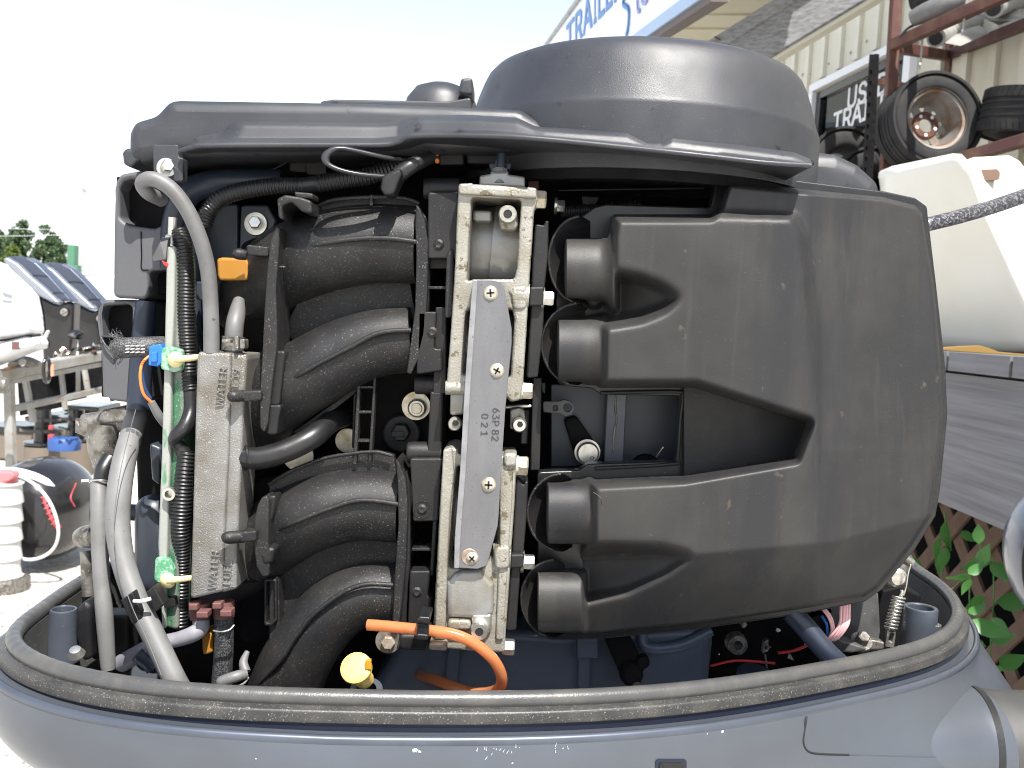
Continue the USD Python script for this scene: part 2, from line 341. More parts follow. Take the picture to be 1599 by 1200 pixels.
M['cream'] = pbr('cream_nylon', (.62, .52, .26), .4)
M['blue'] = pbr('blue_connector', (.02, .14, .50), .4)
M['orange_w'] = pbr('orange_wire', (.75, .20, .04), .4)
M['blue_w'] = pbr('dark_blue_wire', (.02, .05, .14), .4)
M['pink_w'] = pbr('pink_wire', (.75, .42, .42), .4)
M['red'] = pbr('red_plastic', (.55, .03, .03), .4)
M['brown'] = pbr('brown_clamp', (.13, .06, .055), .45)
M['mesh'] = pbr('braided_sleeve', (.02, .02, .022), .5, 0, (.10, .10, .10), 900, .5, .55, None, bump=.9, bscale=900)
M['ink'] = pbr('stamped_ink', (.03, .03, .035), .6)
M['oily'] = pbr('dirty_metal', (.22, .21, .19), .4, .5, (.10, .09, .075), 90, .42, .6, (.4, .39, .36), 500, .66, .5, 500)
M['tube_blue'] = pbr('blue_black_tube', (.018, .025, .042), .4, .1)
n_ = {'g': ('geometry', {}), 'p': ('principled_bsdf', {'base_color': (.78, .27, .11), 'roughness': .18, 'transmission_weight': .5, 'ior': 1.4, 'subsurface_weight': .3, 'subsurface_radius': (.01, .004, .002), 'subsurface_scale': .4})}
M['orange'] = usdkit.material(stage, '/World/Looks/clear_orange_hose', n_, [], surface='p.BSDF')
# background
M['ground'] = pbr('pale_gravel', (.46, .44, .40), .9, 0, (.36, .34, .30), 3, .4, .7, (.22, .21, .19), 45, .58, .8, 60, speck2=((.6, .58, .54), 25, .58))
M['white'] = pbr('white_gelcoat', (.66, .67, .68), .25, 0, (.60, .61, .62), 4, .4, .7)
M['silver'] = pbr('silver_blue_paint', (.055, .068, .10), .25, .3, None, coat=.4)
M['silver_l'] = pbr('pale_silver_paint', (.26, .28, .32), .25, .4, None, coat=.3)
M['gloss'] = pbr('gloss_black', (.012, .012, .014), .16, 0, (.02, .018, .017), 8, .4, .7, coat=.3)
M['galv'] = pbr('galvanised_steel', (.33, .33, .32), .5, .3, (.24, .22, .19), 8, .4, .7, (.3, .17, .08), 25, .66)
M['wood'] = pbr('weathered_wood', (.17, .165, .17), .8, 0, (.095, .09, .093), 5, .35, .7, None, stretch=(14, .35, 14), bump=.15, bscale=60)
M['wood_g'] = pbr('weathered_beam_wood', (.27, .27, .28), .8, 0, (.14, .14, .145), 9, .38, .66, None, stretch=(3, .5, 12), bump=.4, bscale=60)
M['lattice'] = pbr('brown_lattice_wood', (.105, .070, .050), .85, 0, (.075, .05, .037), 25, .4, .7, spec=.1)
M['cream_wall'] = pbr('cream_siding', (.60, .57, .46), .5, 0, (.54, .51, .41), 2, .4, .7)
M['soffit'] = pbr('beige_soffit', (.60, .55, .42), .6, 0, (.52, .48, .37), 1.5, .4, .7)
M['frame_w'] = pbr('white_window_frame', (.72, .73, .74), .4)
M['rust'] = pbr('rust_red_steel', (.085, .030, .025), .6, .1, (.15, .08, .045), 12, .45, .7)
M['tyre'] = pbr('tyre_rubber', (.018, .018, .020), .75, 0, (.032, .031, .029), 12, .4, .7, None, bump=.3, bscale=300, spec=.25)
M['rim'] = pbr('rusty_rim', (.23, .215, .20), .5, .3, (.15, .085, .045), 9, .42, .62)
M['tank'] = pbr('white_poly_tank', (.62, .60, .54), .4, 0, (.57, .54, .46), 3, .4, .75)
M['leaf'] = None
def leafmat(name, c, c2):
    n = {'oi': ('geometry', {}), 'mx': ('mix_color', {'a': c, 'b': c2}), 'p': ('principled_bsdf', {'roughness': .4}), 't': ('translucent_bsdf', {}), 'm': ('mix_closure', {'fac': .35})}
    return usdkit.material(stage, '/World/Looks/'+name, n, [('oi.random_per_island', 'mx.fac'), ('mx.result', 'p.base_color'), ('mx.result', 't.color'), ('p.BSDF', 'm.closure1'), ('t.BSDF', 'm.closure2')], surface='m.closure')
M['leaf'] = leafmat('vine_leaf', (.055, .17, .035), (.12, .28, .06))
M['tree'] = leafmat('tree_foliage', (.07, .115, .05), (.15, .19, .085))
M['tree2'] = leafmat('yellow_green_foliage', (.10, .14, .03), (.17, .19, .06))
M['bark'] = pbr('bark', (.10, .075, .055), .9)
M['sign'] = pbr('sign_white', (.74, .78, .80), .4)
M['sign_blue'] = pbr('sign_blue', (.04, .16, .42), .4)
M['sign_violet'] = pbr('sign_violet', (.25, .25, .55), .4)
M['border'] = pbr('sign_border', (.30, .40, .55), .4)
M['pane'] = usdkit.material(stage, '/World/Looks/window_pane', {'f': ('fresnel', {'IOR': 1.5}), 't': ('transparent_bsdf', {'color': (.75, .77, .75)}), 'g': ('glossy_bsdf', {'roughness': .02, 'color': (.9, .9, .9)}), 'm': ('mix_closure', {})},
    [('f.fac', 'm.fac'), ('t.BSDF', 'm.closure1'), ('g.BSDF', 'm.closure2')], surface='m.closure')
M['greenpost'] = pbr('green_post', (.06, .17, .10), .6)
M['redglow'] = pbr('red_marking', (.36, .05, .06), .4)
M['curtain'] = pbr('dim_room', (.17, .155, .13), .8)
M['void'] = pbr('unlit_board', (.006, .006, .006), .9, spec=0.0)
M['eave'] = pbr('eave_brown', (.09, .065, .06), .6)
M['rusto'] = pbr('rust_orange', (.40, .20, .09), .7)
M['boxtan'] = pbr('box_tan', (.15, .125, .10), .7)
# ================================================================== the outboard motor
motor = thing('outboard_motor', 'big black and grey outboard motor with its top cowling off, engine bare, filling the foreground', 'outboard motor', (0, .86, .6))
def mp(name, mesh, mat, smooth=32, label=None, par=None): return part(par or motor, name, mesh, M[mat] if isinstance(mat, str) else mat, smooth, label)
def mps(name, meshes, mat, smooth=32, label=None, par=None):
    for m_ in meshes: t_m = mp(name, m_, mat, smooth, label, par)
    return t_m
HR = .243; ZR = EYE-HR                       # the rim's level
# ---- rim loop (front half from where it is seen, back half behind the engine)
rim_px = [(128, 908), (95, 932), (62, 955), (36, 975), (22, 993), (26, 1012), (48, 1030), (85, 1046), (150, 1060), (240, 1074), (350, 1083), (500, 1090), (700, 1093), (900, 1089), (1050, 1080), (1180, 1064), (1300, 1043), (1400, 1020), (1462, 1000), (1490, 980), (1497, 958), (1482, 930), (1455, 905), (1428, 888)]
rl = np.array([PZ(x, y, ZR)[:2] for x, y in rim_px])
rl = np.vstack([rl, [[.47, 1.16], [.36, 1.24], [.15, 1.22], [-.1, 1.14], [-.28, 1.02]]])
tck, _ = splprep([np.append(rl[:, 0], rl[0, 0]), np.append(rl[:, 1], rl[0, 1])], s=2e-5, per=True)
NL = 1260
lx, ly = splev(np.linspace(0, 1, NL, endpoint=False), tck); LP = np.stack([lx, ly], 1)
tg = np.roll(LP, -1, 0)-np.roll(LP, 1, 0); tg /= np.linalg.norm(tg, axis=1)[:, None]
nrm = np.stack([tg[:, 1], -tg[:, 0]], 1)
if ((nrm*(LP-LP.mean(0))).sum(1)).mean() < 0: nrm = -nrm
def around(prof, closed=True, sel=None, modr=None):
    """prof: (outward, z) in m, or a function of the loop index; a ring of surface round the rim"""
    pr = [np.broadcast_to(np.asarray(prof(i) if callable(prof) else prof, float), (len(prof(0) if callable(prof) else prof), 2)) for i in range(NL)]
    pr = np.array(pr); n = pr.shape[1]
    V = np.concatenate([LP[:, None]+nrm[:, None]*pr[:, :, :1], ZR+pr[:, :, 1:]], 2)
    if modr is not None: V = modr(V)
    I = np.arange(NL) if sel is None else np.asarray(sel)
    i0 = I if sel is None else I[:-1]; i1 = (i0+1) % NL
    K = np.arange(n if closed else n-1); K2 = (K+1) % n
    a, b, c, d = [(x[:, None]*n+y[None]).ravel() for x, y in ((i0, K), (i1, K), (i1, K2), (i0, K2))]
    f = np.vstack([np.stack([a, b, c], 1), np.stack([a, c, d], 1)])
    m = trimesh.Trimesh(V.reshape(-1, 3), f, process=False); m.remove_unreferenced_vertices()
    if closed and sel is None and m.volume < 0: m.invert()
    return m
def ang(n=14, r=.0065, c=(0, 0)): return [(c[0]+r*math.cos(a), c[1]+r*math.sin(a)) for a in np.linspace(0, 2*math.pi, n, endpoint=False)]
def stern(i):
    """how far towards the stern (left), 0..1"""
    return float(np.clip((-LP[i, 0]-.10)/.25, 0, 1))
def flare(i):
    """how far the hull swells towards the bow (right, near side), m"""
    return .030*float(np.clip((LP[i, 0]-.17)/.24, 0, 1))**1.2*float(np.clip((1.02-LP[i, 1])/.1, 0, 1))
def zs(i): return 1-.28*stern(i)
# bulb of the gasket, gently ribbed along
rib = 1+.018*np.sin(np.arange(NL)*2*math.pi/6.0)*(.5+.5*np.sin(np.arange(NL)*.011+1))
def bulb(V):
    c = np.concatenate([LP, np.full((NL, 1), ZR)], 1)[:, None]; return c+(V-c)*rib[:, None, None]
gk = mp('rim_gasket', around(ang(16, .0056), True, None, bulb), 'gasket', 60)
mp('gasket_band', around([(.003, -.0028), (.0088, -.0042), (.0098, -.0048), (.0104, -.0062), (.0104, -.0118), (.0096, -.0126), (.003, -.0126)], True), 'band', 40, None, gk)
pan = mp('lower_cowling', around(lambda i: [(.0075, -.0120), (.0075, -.0180*zs(i)), (.0150, -.0180*zs(i)), (.0172, -.0172*zs(i)), (.0188, -.0186*zs(i)), (.0196-.001*stern(i), -.023*zs(i))]
    + [(.0204+.010*(1-math.exp(-d/.05))*(1-stern(i))-stern(i)*160*min(d, .095)**3+flare(i)*float(np.clip((d-.006)/.048, 0, 1))**1.1, -.023*zs(i)-d) for d in (.006, .012, .02, .03, .04, .047, .054, .062, .07, .085, .10, .13, .16)], False), 'paint', 50, 'metallic grey painted lower cowling with scuffs along its upper edge')
mp('recess_strip', around((lambda i: [(.0077, -.0127), (.0077, -.0178*zs(i)), (.0085, -.0178*zs(i)), (.0085, -.0127)]), True), 'recess', 30, None, pan)
mp('edge_trim', around((lambda i: [(a, b*zs(i)) for a, b in ((.0145, -.0181), (.0158, -.0167), (.0178, -.0167), (.0194, -.0182), (.0199, -.0208), (.0188, -.023), (.0145, -.022))]), True), 'trim', 60, None, pan)
inner = mp('cowling_inner_wall', around((lambda i: [(-.004, -.004), (-.0055, -.004), (-.0085, -.05), (-.012-.026*stern(i), -.19+.095*stern(i)), (-.0085-.026*stern(i), -.19+.095*stern(i)), (-.005, -.05)]), True), pbr('pan_inner_paint', (.055, .055, .05), .5, 0, (.03, .03, .03), 20, .4, .7, (.2, .19, .16), 300, .66), 50, None, pan)
fl = Polygon(LP).buffer(-.04).simplify(.001)
mp('pan_floor', slab([np.array(fl.exterior.coords)[:-1]], .01, 0, lambda q, d: np.column_stack([q, np.full(len(q), ZR-.19-d)])), 'dark', False, None, pan)
# scuffs and paint chips on the cowling (chipped bare spots)
def on_cowl(px, py):
    o = None
    for Y in np.arange(.55, .8, .0005):
        w = P(px, py, Y); k = np.argmin(((LP-w[:2])**2).sum(1)); d = ((w[:2]-LP[k])*nrm[k]).sum(); z = ZR-.023*zs(k)-w[2]
        if z > 0 and d < .0204+.010*(1-math.exp(-max(z, 0)/.05))*(1-stern(k))-stern(k)*160*min(max(z, 0), .095)**3+flare(k)*float(np.clip((z-.006)/.048, 0, 1))**1.1: return w, np.append(nrm[k], 0)
    return w, np.array([0, -1., 0])
chips = []
for (x, y, s) in [(97, 1087, 6), (140, 1101, 6), (166, 1108, 6), (648, 1172, 8), (655, 1174, 5), (1045, 1143, 5), (1128, 1143, 5), (1104, 1146, 3), (1245, 1105, 4), (780, 1165, 3), (800, 1192, 3), (712, 1160, 3), (400, 1185, 2)]:
    w, n = on_cowl(x, y); r = s*m_px(w[1])*.55; u = np.array([n[1], -n[0], 0])
    q = []
    for a in np.linspace(0, 2*math.pi, 11, endpoint=False): q.append(w+n*.0002+u*r*math.cos(a)*(.7+.6*rng.random())+np.array([0, 0, 1])*r*math.sin(a)*(.5+.6*rng.random()))
    q = np.array(q); chips.append(trimesh.Trimesh(np.vstack([q, w+n*.0010]), [[k, (k+1) % 11, 11] for k in range(11)], process=False))
for k in range(70):                                     # fine scratches under the edge, mid length
    x = rng.choice([690, 760, 790, 840, 870, 740])+rng.normal(0, 16); y = 1158+abs(rng.normal(0, 11)); w, n = on_cowl(x, y); L = rng.uniform(2, 7)*m_px(w[1]); u = np.array([n[1], -n[0], 0]); a = rng.uniform(1.1, 2.2)
    dvec = u*math.cos(a)+np.array([0, 0, 1])*math.sin(a); sd = np.cross(dvec, n)*.00022
    chips.append(trimesh.Trimesh([w+n*.0004-sd, w+n*.0004+sd, w+n*.0004+dvec*L+sd*.3, w+n*.0004+dvec*L-sd*.3], [[0, 1, 2], [0, 2, 3]], process=False))
mp('paint_chip', chips, pbr('bare_chip', (.50, .52, .54), .5), False, None, pan)
# panel joint and the steering housing at the bow
jp = np.array([on_cowl(x, y)[0] for x, y in ((1252, 1100), (1258, 1108), (1259, 1120), (1256, 1140), (1254, 1158), (1258, 1170), (1268, 1176), (1290, 1178), (1325, 1179))])
mp('panel_joint', sweep(crom(jp, 8), .0009, 8), 'hole', True, None, pan)
js = np.array([on_cowl(x, y)[0] for x, y in ((1322, 1179), (1360, 1180), (1400, 1181), (1450, 1182), (1500, 1184), (1540, 1185))])
mp('cover_seam', sweep(crom(js, 8), .0006, 8), 'trim', True, None, pan)
bowp = [(1270, 1180, .690), (1305, 1177, .700), (1345, 1174, .717), (1390, 1172, .734), (1430, 1170, .748), (1480, 1168, .765), (1515, 1168, .772)]
mp('bow_cover', tube(bowp, [18, 32, 52, 68, 80, 93, 97], 8, 64), 'paint', 50, 'rounded grey cover where the steering arm enters', pan)
mp('rubber_ring', tube([(1511, 1168, .772), (1522, 1169, .772)], [98.5, 97.5], 4, 64), 'rubber', 40, None, pan)
arm = mp('steering_arm_tube', tube([(1520, 1168, .772), (1532, 1168, .772), (1536, 1168, .772), (1580, 1170, .772), (1760, 1174, .772)], [84, 86, 91, 91, 91], 3, 64), pbr('grey_sleeve', (.048, .047, .045), .6, 0, (.035, .034, .033), 30, .4, .7), 30, 'black rubbery sleeve at the bow end')
def patch(x0, y0, x1, y1, out, r=5):
    q = roundpoly(rect(x0, y0, x1, y1), r, 4); w = [on_cowl(a, b) for a, b in q]; c_, n_c = on_cowl((x0+x1)/2, (y0+y1)/2); pts = [p+n*out for p, n in w]; n0 = len(pts)
    return trimesh.Trimesh(np.vstack([pts, [c_+n_c*out], [p-n*.004 for p, n in w]]), [[k, (k+1) % n0, n0] for k in range(n0)]+[[k, n0+1+k, (k+1) % n0] for k in range(n0)]+[[(k+1) % n0, n0+1+k, n0+1+(k+1) % n0] for k in range(n0)], process=False)
mp('cowling_slot', patch(1023, 1185, 1071, 1232, .0010), 'recess', 30, None, pan)
mp('slot_inside', patch(1028, 1190, 1066, 1230, .0018, 4), 'hole', 30, None, pan)

# ---- dark mass of the powerhead behind everything
mp('powerhead', [prism([(230, 264), (840, 262), (1225, 275), (1395, 335), (1400, 850), (1340, 905), (1120, 975), (1118, 1100), (300, 1110), (216, 900), (205, 560)], .845, .22, 6, 12)], 'dark', 30)
mp('engine_cover_underside', prism([(280, 205), (1245, 215), (1250, 268), (1130, 264), (840, 250), (290, 244)], .80, .22, 2, 4), 'dark', 30)
mp('crankcase', [prism([(640, 975), (880, 992), (1118, 978), (1104, 1110), (560, 1110)], .800, .12, 8, 14)], 'block', 40, 'blue-grey painted crankcase below the air silencer')
mps('crankcase_rib', [prism(rect(903, 1024, 922, 1100), .792, .02, 2, 2), prism([(700, 1000), (720, 1000), (712, 1100), (690, 1100)], .793, .02, 2, 2), tube([(1000, 985, .80), (1010, 1010, .795), (1060, 1008, .795), (1110, 985, .80)], 9, 8)], 'block', 40)
mp('casting_block', prism(rect(901, 997, 934, 1029), .780, .03, 2, 2), 'block', 40)
sb = mp('stay_bracket', prism([(943, 996), (980, 988), (1008, 1044), (998, 1066), (988, 1066), (966, 1050)], .775, .02, 2, 4), 'dark', 40, 'dark oily stay bracket under the air silencer')
mps('stay_nut', [lathe([(0, .010), (.006, .010), (.0095, .006), (.010, 0), (0, 0)], P(985, 1050, .774), FR, 20), lathe([(0, .014), (.004, .013), (.0045, .006), (0, .006)], P(992, 1065, .774), FR, 14), lathe([(0, .009), (.005, .008), (.0055, 0), (0, 0)], P(1003, 1030, .776), FR, 14)], 'dark', 40, None, sb)

# ---- flywheel cover: rear layer, front lip, drum
cov = mp('flywheel_cover', [prism([(196, 254), (197, 206), (206, 188), (240, 178), (262, 153), (560, 158), (815, 168), (860, 200), (880, 235), (600, 238), (300, 244)], .728, .34, 10, 14),
    prism([(190, 238), (196, 232), (240, 229), (300, 229), (300, 240), (262, 241), (232, 242), (215, 252), (203, 262), (192, 256)], .731, .06, 2.5, 3)], 'cover', 36, 'black plastic flywheel cover with a round raised drum')
mp('cover_ridge', [prism([(500, 158), (520, 155), (700, 158), (735, 152), (738, 175), (500, 175)], .86, .05, 2, 3)], 'cover', 50, None, cov)
lip_up = [(279, 238), (279, 206), (290, 192), (330, 184), (592, 188), (624, 186), (653, 179), (740, 180), (807, 184), (835, 197), (850, 199), (980, 206), (1000, 216), (1012, 222), (1034, 222), (1050, 213), (1150, 226), (1240, 238), (1266, 249)]
lip_dn = [(1272, 256), (1262, 264), (1128, 249), (1120, 251), (1000, 237), (850, 222), (763, 217), (660, 216), (630, 226), (588, 231), (325, 232), (290, 240)]
XS = np.arange(276, 1275, 2.0)
def lipY(x): return .716-.027*np.clip((x-620)/230, 0, 1)
lipm = Polygon(lip_up+lip_dn)
hh = np.zeros((110, 1020)); gy, gx = np.mgrid[170:280, 266:1286].astype(float)
up = np.interp(gx, *zip(*sorted(lip_up))); dn = np.interp(gx, *zip(*sorted(lip_dn)))
t_ = np.clip((gy-up)/np.maximum(dn-up, 3), 0, 1)
hh = -.022*(1-np.sqrt(1-(1-np.clip(t_/.30, 0, 1))**2)) - .007*(1-t_) + .0075*np.clip((t_-.68)/.10, 0, 1)**1.5 - .006*np.clip((t_-.92)/.08, 0, 1)
de = shapely.distance(shapely.points(gx, gy), LineString([(279, 238), (279, 206), (290, 192), (330, 184)]))
hh -= .030*np.clip(1-de/55, 0, 1)**2
hh = ndimage.gaussian_filter(hh, 1.2)
mp('lip_bead', tube([(281, 236, .717), (300, 231, .711), (325, 228, .708), (450, 227, .707), (588, 227, .707), (622, 222, .706), (650, 213, .701), (763, 213, .689), (850, 218, .682), (1000, 233, .682), (1120, 246, .682), (1200, 255, .682), (1266, 259, .686)], 4.2, 12, 12), 'cover', 60, None, cov)
mp('cover_front_lip', relief(lip_up+lip_dn, hh, 266, 170, lipY, .80, 2.0), 'cover', 50, None, cov)
# drum, lathed about the crankshaft
dz = lambda py, Y=.70: P(1000, py, Y)[2]
dc = P(1000, 200, .852); dc[2] = 0
R = .1505
prof = [(0, dz(52, .74)), (R*.70, dz(53, .74)), (R*.80, dz(56, .732)), (R*.86, dz(62, .727)), (R*.895, dz(71, .722)), (R*.918, dz(83, .716)), (R*.945, dz(105, .712)), (R*.985, dz(145)), (R*.995, dz(150)), (R, dz(158)), (R*1.003, dz(225)), (R*1.0, dz(262)), (0, dz(262))]
mp('cover_drum', lathe(prof, dc, (0, 0, 1), 120), 'cover', 40, None, cov)
mp('cover_rear_hump', [lathe([(0, .033), (.015, .032), (.028, .027), (.037, .015), (.040, 0), (0, 0)], P(688, 180, 1.05), (0, 0, 1), 40), prism([(720, 122), (738, 121), (738, 150), (715, 146)], 1.0, .05, 3, 4)], 'cover', 50, None, cov)
mp('cover_rear_lobe', prism([(1225, 300), (1240, 236), (1264, 232), (1312, 238), (1345, 254), (1378, 284), (1381, 325), (1225, 320)], .84, .16, 14, 16), 'cover', 75, None, cov)
scr = []
for (x, y, s, Y) in [(857, 97, 5, .704), (911, 133, 7, .703), (768, 130, 4, .73), (1003, 186, 6, .70), (1001, 155, 4, .70), (905, 162, 3, .70)]:
    o = P(x, y, Y); scr.append(tube([(x, y-s, Y), (x-1, y, Y), (x-3, y+s, Y)], [1, 3, 1], 4, 8))
hex_tab = mp('cover_tab', prism([(238, 226), (278, 226), (279, 246), (286, 247), (285, 284), (240, 282)], .722, .01, 1, 2), 'cover', 36, None, cov)
mp('tab_bolt', bolt(260, 262, .721, (0.5, -1, .1), 10, 9, 1.5), 'steel', 30, None, hex_tab)
# ---- air silencer (moulded sheet)
def silY(x): return .742+.022*(np.asarray(x, float)-850)/600
body = [(957, 335), (1108, 335), (1123, 326), (1137, 284), (1378, 308), (1430, 321), (1441, 335), (1459, 450), (1470, 580), (1473, 650), (1461, 764), (1454, 806), (1423, 853), (1371, 917), (1350, 932), (1258, 950), (1095, 974), (932, 990), (840, 988), (840, 893), (905, 893), (908, 862), (920, 850), (855, 850), (855, 754), (920, 752), (1068, 744), (1240, 714), (1260, 662), (1085, 606), (936, 606), (872, 600), (872, 497), (900, 486), (901, 470), (884, 468), (884, 372), (950, 372)]
bx0, by0 = 820, 260; gy, gx = np.mgrid[by0:1010, bx0:1500].astype(float)
def inpoly(p): return shapely.contains_xy(Polygon(p), gx, gy)
def dline(pts): return shapely.distance(shapely.points(gx, gy), LineString(pts))
main = [(957, 335)]+body[1:18]+[(905, 990), (905, 862), (920, 850), (920, 752)]+[(1068, 744), (1240, 714), (1260, 662), (1085, 606), (936, 606)]+[(937, 497), (904, 493), (904, 436), (952, 432), (952, 372)]
pm = Polygon(main); inside = inpoly(main)
dist = np.where(inside, shapely.distance(shapely.points(gx, gy), pm.exterior), 0)
Rr = 15.0; t = np.clip(dist/Rr, 0, 1)
Hm = .010+.050*np.sqrt(1-(1-t)**2)
ridge_x, ridge_y = [800, 900, 1080, 1300, 1453, 1500], [842, 850, 866, 846, 806, 794]
below = np.maximum(gy-np.interp(gx, ridge_x, ridge_y), 0)
plate = .060-.00034*below-.00016*np.maximum(gx-1268-.02*(gy-600), 0)
step = inpoly([(1090, 255), (1500, 255), (1500, 700), (1275, 700), (1262, 430), (1254, 365), (1240, 338), (1090, 334)])
stepm = ndimage.gaussian_filter(step*np.clip((720-gy)/360, 0, 1), 5)
plate = plate-.012*stepm
rd = np.exp(-(dline([(1268, 420), (1276, 640), (1268, 830)])/7)**2)*.0018*np.clip((gy-420)/100, 0, 1)
Hm = np.where(inside, np.minimum(Hm, plate+rd), 0)
def cutr(poly, floor, blur):
    global Hm
    m = ndimage.gaussian_filter(inpoly(poly).astype(float), blur); Hm = Hm*(1-m)+np.minimum(Hm, floor)*m
cutr([(880, 430), (955, 429), (1000, 436), (1036, 449), (1060, 465), (1036, 484), (1000, 497), (955, 503), (880, 506)], .008+.00034*np.maximum(gx-940, 0), 6)
Hm = np.maximum(Hm, np.where((gx-928)**2+(gy-468)**2 < 12**2, .020, 0))
cutr([(870, 862), (960, 858), (1030, 858), (1082, 868), (1040, 898), (980, 924), (905, 938), (870, 938)], .004+.00026*np.maximum(gx-905, 0)+0*gy, 6)
def tubeh(x0, x1, yc, r, hc, flare):
    rr = r+flare*np.clip((gx-x1+26)/26, 0, 1)**2.5; d2 = rr**2-(gy-yc)**2
    h = np.where((d2 > 0) & (gx > x0) & (gx < x1+6), hc+.00046*np.sqrt(np.maximum(d2, 0)), 0); return h
for a in ((850, 958, 420, 49, .024, 20), (835, 940, 548, 51, .024, 3), (820, 922, 803, 51, .024, 4), (810, 908, 942, 50, .020, 0)):
    Hm = np.maximum(Hm, tubeh(*a))
Hm = ndimage.gaussian_filter(Hm, 2.2)
Hm += .00035*(meshkit.fbm(np.stack([gx/70, gy/110, 0*gx], -1), 3, 4)-.5)*2
sil = mp('air_silencer', relief([tuple(p) for p in roundpoly(body, 5, 4)], Hm, bx0, by0, silY, .80, 2.0), 'silencer', 50, 'faded black moulded air silencer with water stains running down it')
lip = [(900, 347), (930, 326), (948, 322), (1108, 327), (1113, 322), (1120, 290), (1131, 274), (1145, 272), (1300, 292), (1382, 302), (1428, 312), (1445, 324), (1460, 446), (1475, 577), (1478, 650), (1467, 764), (1460, 806), (1428, 858), (1376, 921), (1352, 938), (1258, 957), (1095, 981), (932, 997), (860, 998), (842, 985), (842, 740), (905, 738), (920, 728), (1062, 724), (1068, 616), (940, 614), (925, 604), (880, 600), (870, 470), (880, 400)]
mp('silencer_flange', prism([tuple(p) for p in np.array(Polygon(lip).buffer(3.0, join_style=2).exterior.coords)[:-1]], lambda x: silY(x)-.006, .012, 1.5, 4), 'rubber', 36, None, sil)
mp('notch_floor', prism([(1068, 604), (1090, 600), (1262, 660), (1242, 718), (1068, 748)], lambda x: silY(x)-.013, .01, 1, 2), 'black', 36, None, sil)
mp('window_lip', [tube([(938, 614, .738), (1055, 612, .742), (1066, 620, .742), (1062, 660, .742), (1058, 716, .742), (1048, 725, .742), (930, 732, .738)], 3, 8, 8)], 'black', 60, None, sil)
mp('thread_scrap', tube([(926, 769, .680), (934, 774, .679), (939, 780, .678), (939, 788, .680)], .8, 6, 6), 'ink', True, None, sil)
# funnels round the silencer's four necks
for (xl, xr, y0, y1, Y) in ((857, 908, 338, 474, .716), (846, 904, 474, 602, .716), (824, 880, 740, 862, .716), (814, 868, 874, 996, .716)):
    yc, hy = (y0+y1)/2, (y1-y0)/2; pts = []
    arc = [(xr-(xr-xl)*math.cos(a)*1.0, yc+hy*math.sin(a)) for a in np.linspace(-1.5, 1.5, 30)]
    inn = [(x+10+14*abs(math.sin(a)), yc+(y-yc)*.92) for (x, y), a in zip(arc, np.linspace(-1.5, 1.5, 30))]
    V, Fc = [], []
    for k, (x, y) in enumerate(arc):
        a = np.linspace(-1.5, 1.5, 30)[k]
        for (xx, yy, YY) in ((x+3, y, Y+.004), (x, y, Y), (x+2.5, yc+(y-yc)*.975, Y+.001), (x+16, yc+(y-yc)*.9, Y+.012), (xr+14, yc+(y-yc)*.86, Y+.022), (xr+14, yc+(y-yc)*.90, Y+.030)): V.append(P(xx, yy, YY))
    n = 6
    for k in range(29):
        for j in range(n):
            a0, a1, b0, b1 = k*n+j, k*n+(j+1) % n, (k+1)*n+j, (k+1)*n+(j+1) % n; Fc += [[a0, b0, a1], [a1, b0, b1]]
    mm = trimesh.Trimesh(V, Fc, process=False)
    mp('neck_funnel', mm, 'black', 45, None, sil)
    mp('funnel_rim', sweep(crom(pts3([(x, y, Y) for x, y in arc[::3]]), 4), .0011, 8), 'runner', True, None, sil)
# what the window shows
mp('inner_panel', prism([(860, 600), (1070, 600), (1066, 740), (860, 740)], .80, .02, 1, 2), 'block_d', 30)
gs = mp('casting_strip', prism([(948, 615), (979, 615), (973, 722), (943, 722)], .782, .016, 1, 1), pbr('grey_cast_strip', (.10, .11, .13), .45, .2, (.07, .075, .09), 40, .4, .7), 30)
mp('sealant_bead', tube([(962, 615, .7815), (961, 640, .7815), (963, 655, .7815), (959, 675, .7815), (958, 700, .7815), (954, 722, .7815)], [1.2, 1.6, 1.2, 1.8, 1.1, 1], 6, 8), 'oily', True, None, gs)
mp('keyhole_bracket', prism([(848, 627), (872, 627), (882, 624), (892, 628), (898, 638), (893, 648), (883, 651), (874, 646), (848, 644)], .775, .004, .6, 2, holes=(circ(886, 637, 6.5, 14), rect(863, 633, 871, 642))), pbr('dull_grey_bracket', (.09, .09, .09), .5), 30)
cb = mp('cover_bolt', [lathe([(0, .010), (.0078, .010), (.0092, .0085), (.0092, 0), (0, 0)], P(917, 706, .778), FR, 30), lathe([(0, .002), (.0105, .002), (.0105, 0), (0, 0)], P(917, 706, .778), FR, 30)], 'steel', 30, 'round bolt head stamped 6')
mp('stamp', textm('6', .0045, P(920.5, 709, .778)+np.array([0, -.0101, 0]), (0, 0, -1), (1, 0, 0), .0003), 'ink', False, None, cb)
mp('slanted_arm', prism([(880, 655), (900, 650), (935, 700), (926, 724), (900, 720)], .79, .02, 2, 4), 'dark', 30)
mp('gear_edge', [prism(circ(1010, 735, 24, 30), .79, .01, 1, 0)], 'dark', 30)
mp('small_pin', tube([(1025, 714, .775), (1036, 698, .772)], 1.6, 4, 8), 'steel', True)

# ---- intake runners
runners = []
def runner(cl, r, seam, Yc, name='intake_runner', label=None):
    pts = [(x, y, Yc+dy) for x, y, dy in cl]
    t = mp(name, tube(pts, r, 12, 40), 'runner', 50, label)
    q = []
    for x, y, dy in seam: q.append((x, y, Yc+dy))
    mp('seam_rib', tube(q, [1.6]+[4.0]*(len(q)-2)+[4.0], 10, 12), 'runner', 60, None, t)
    return t
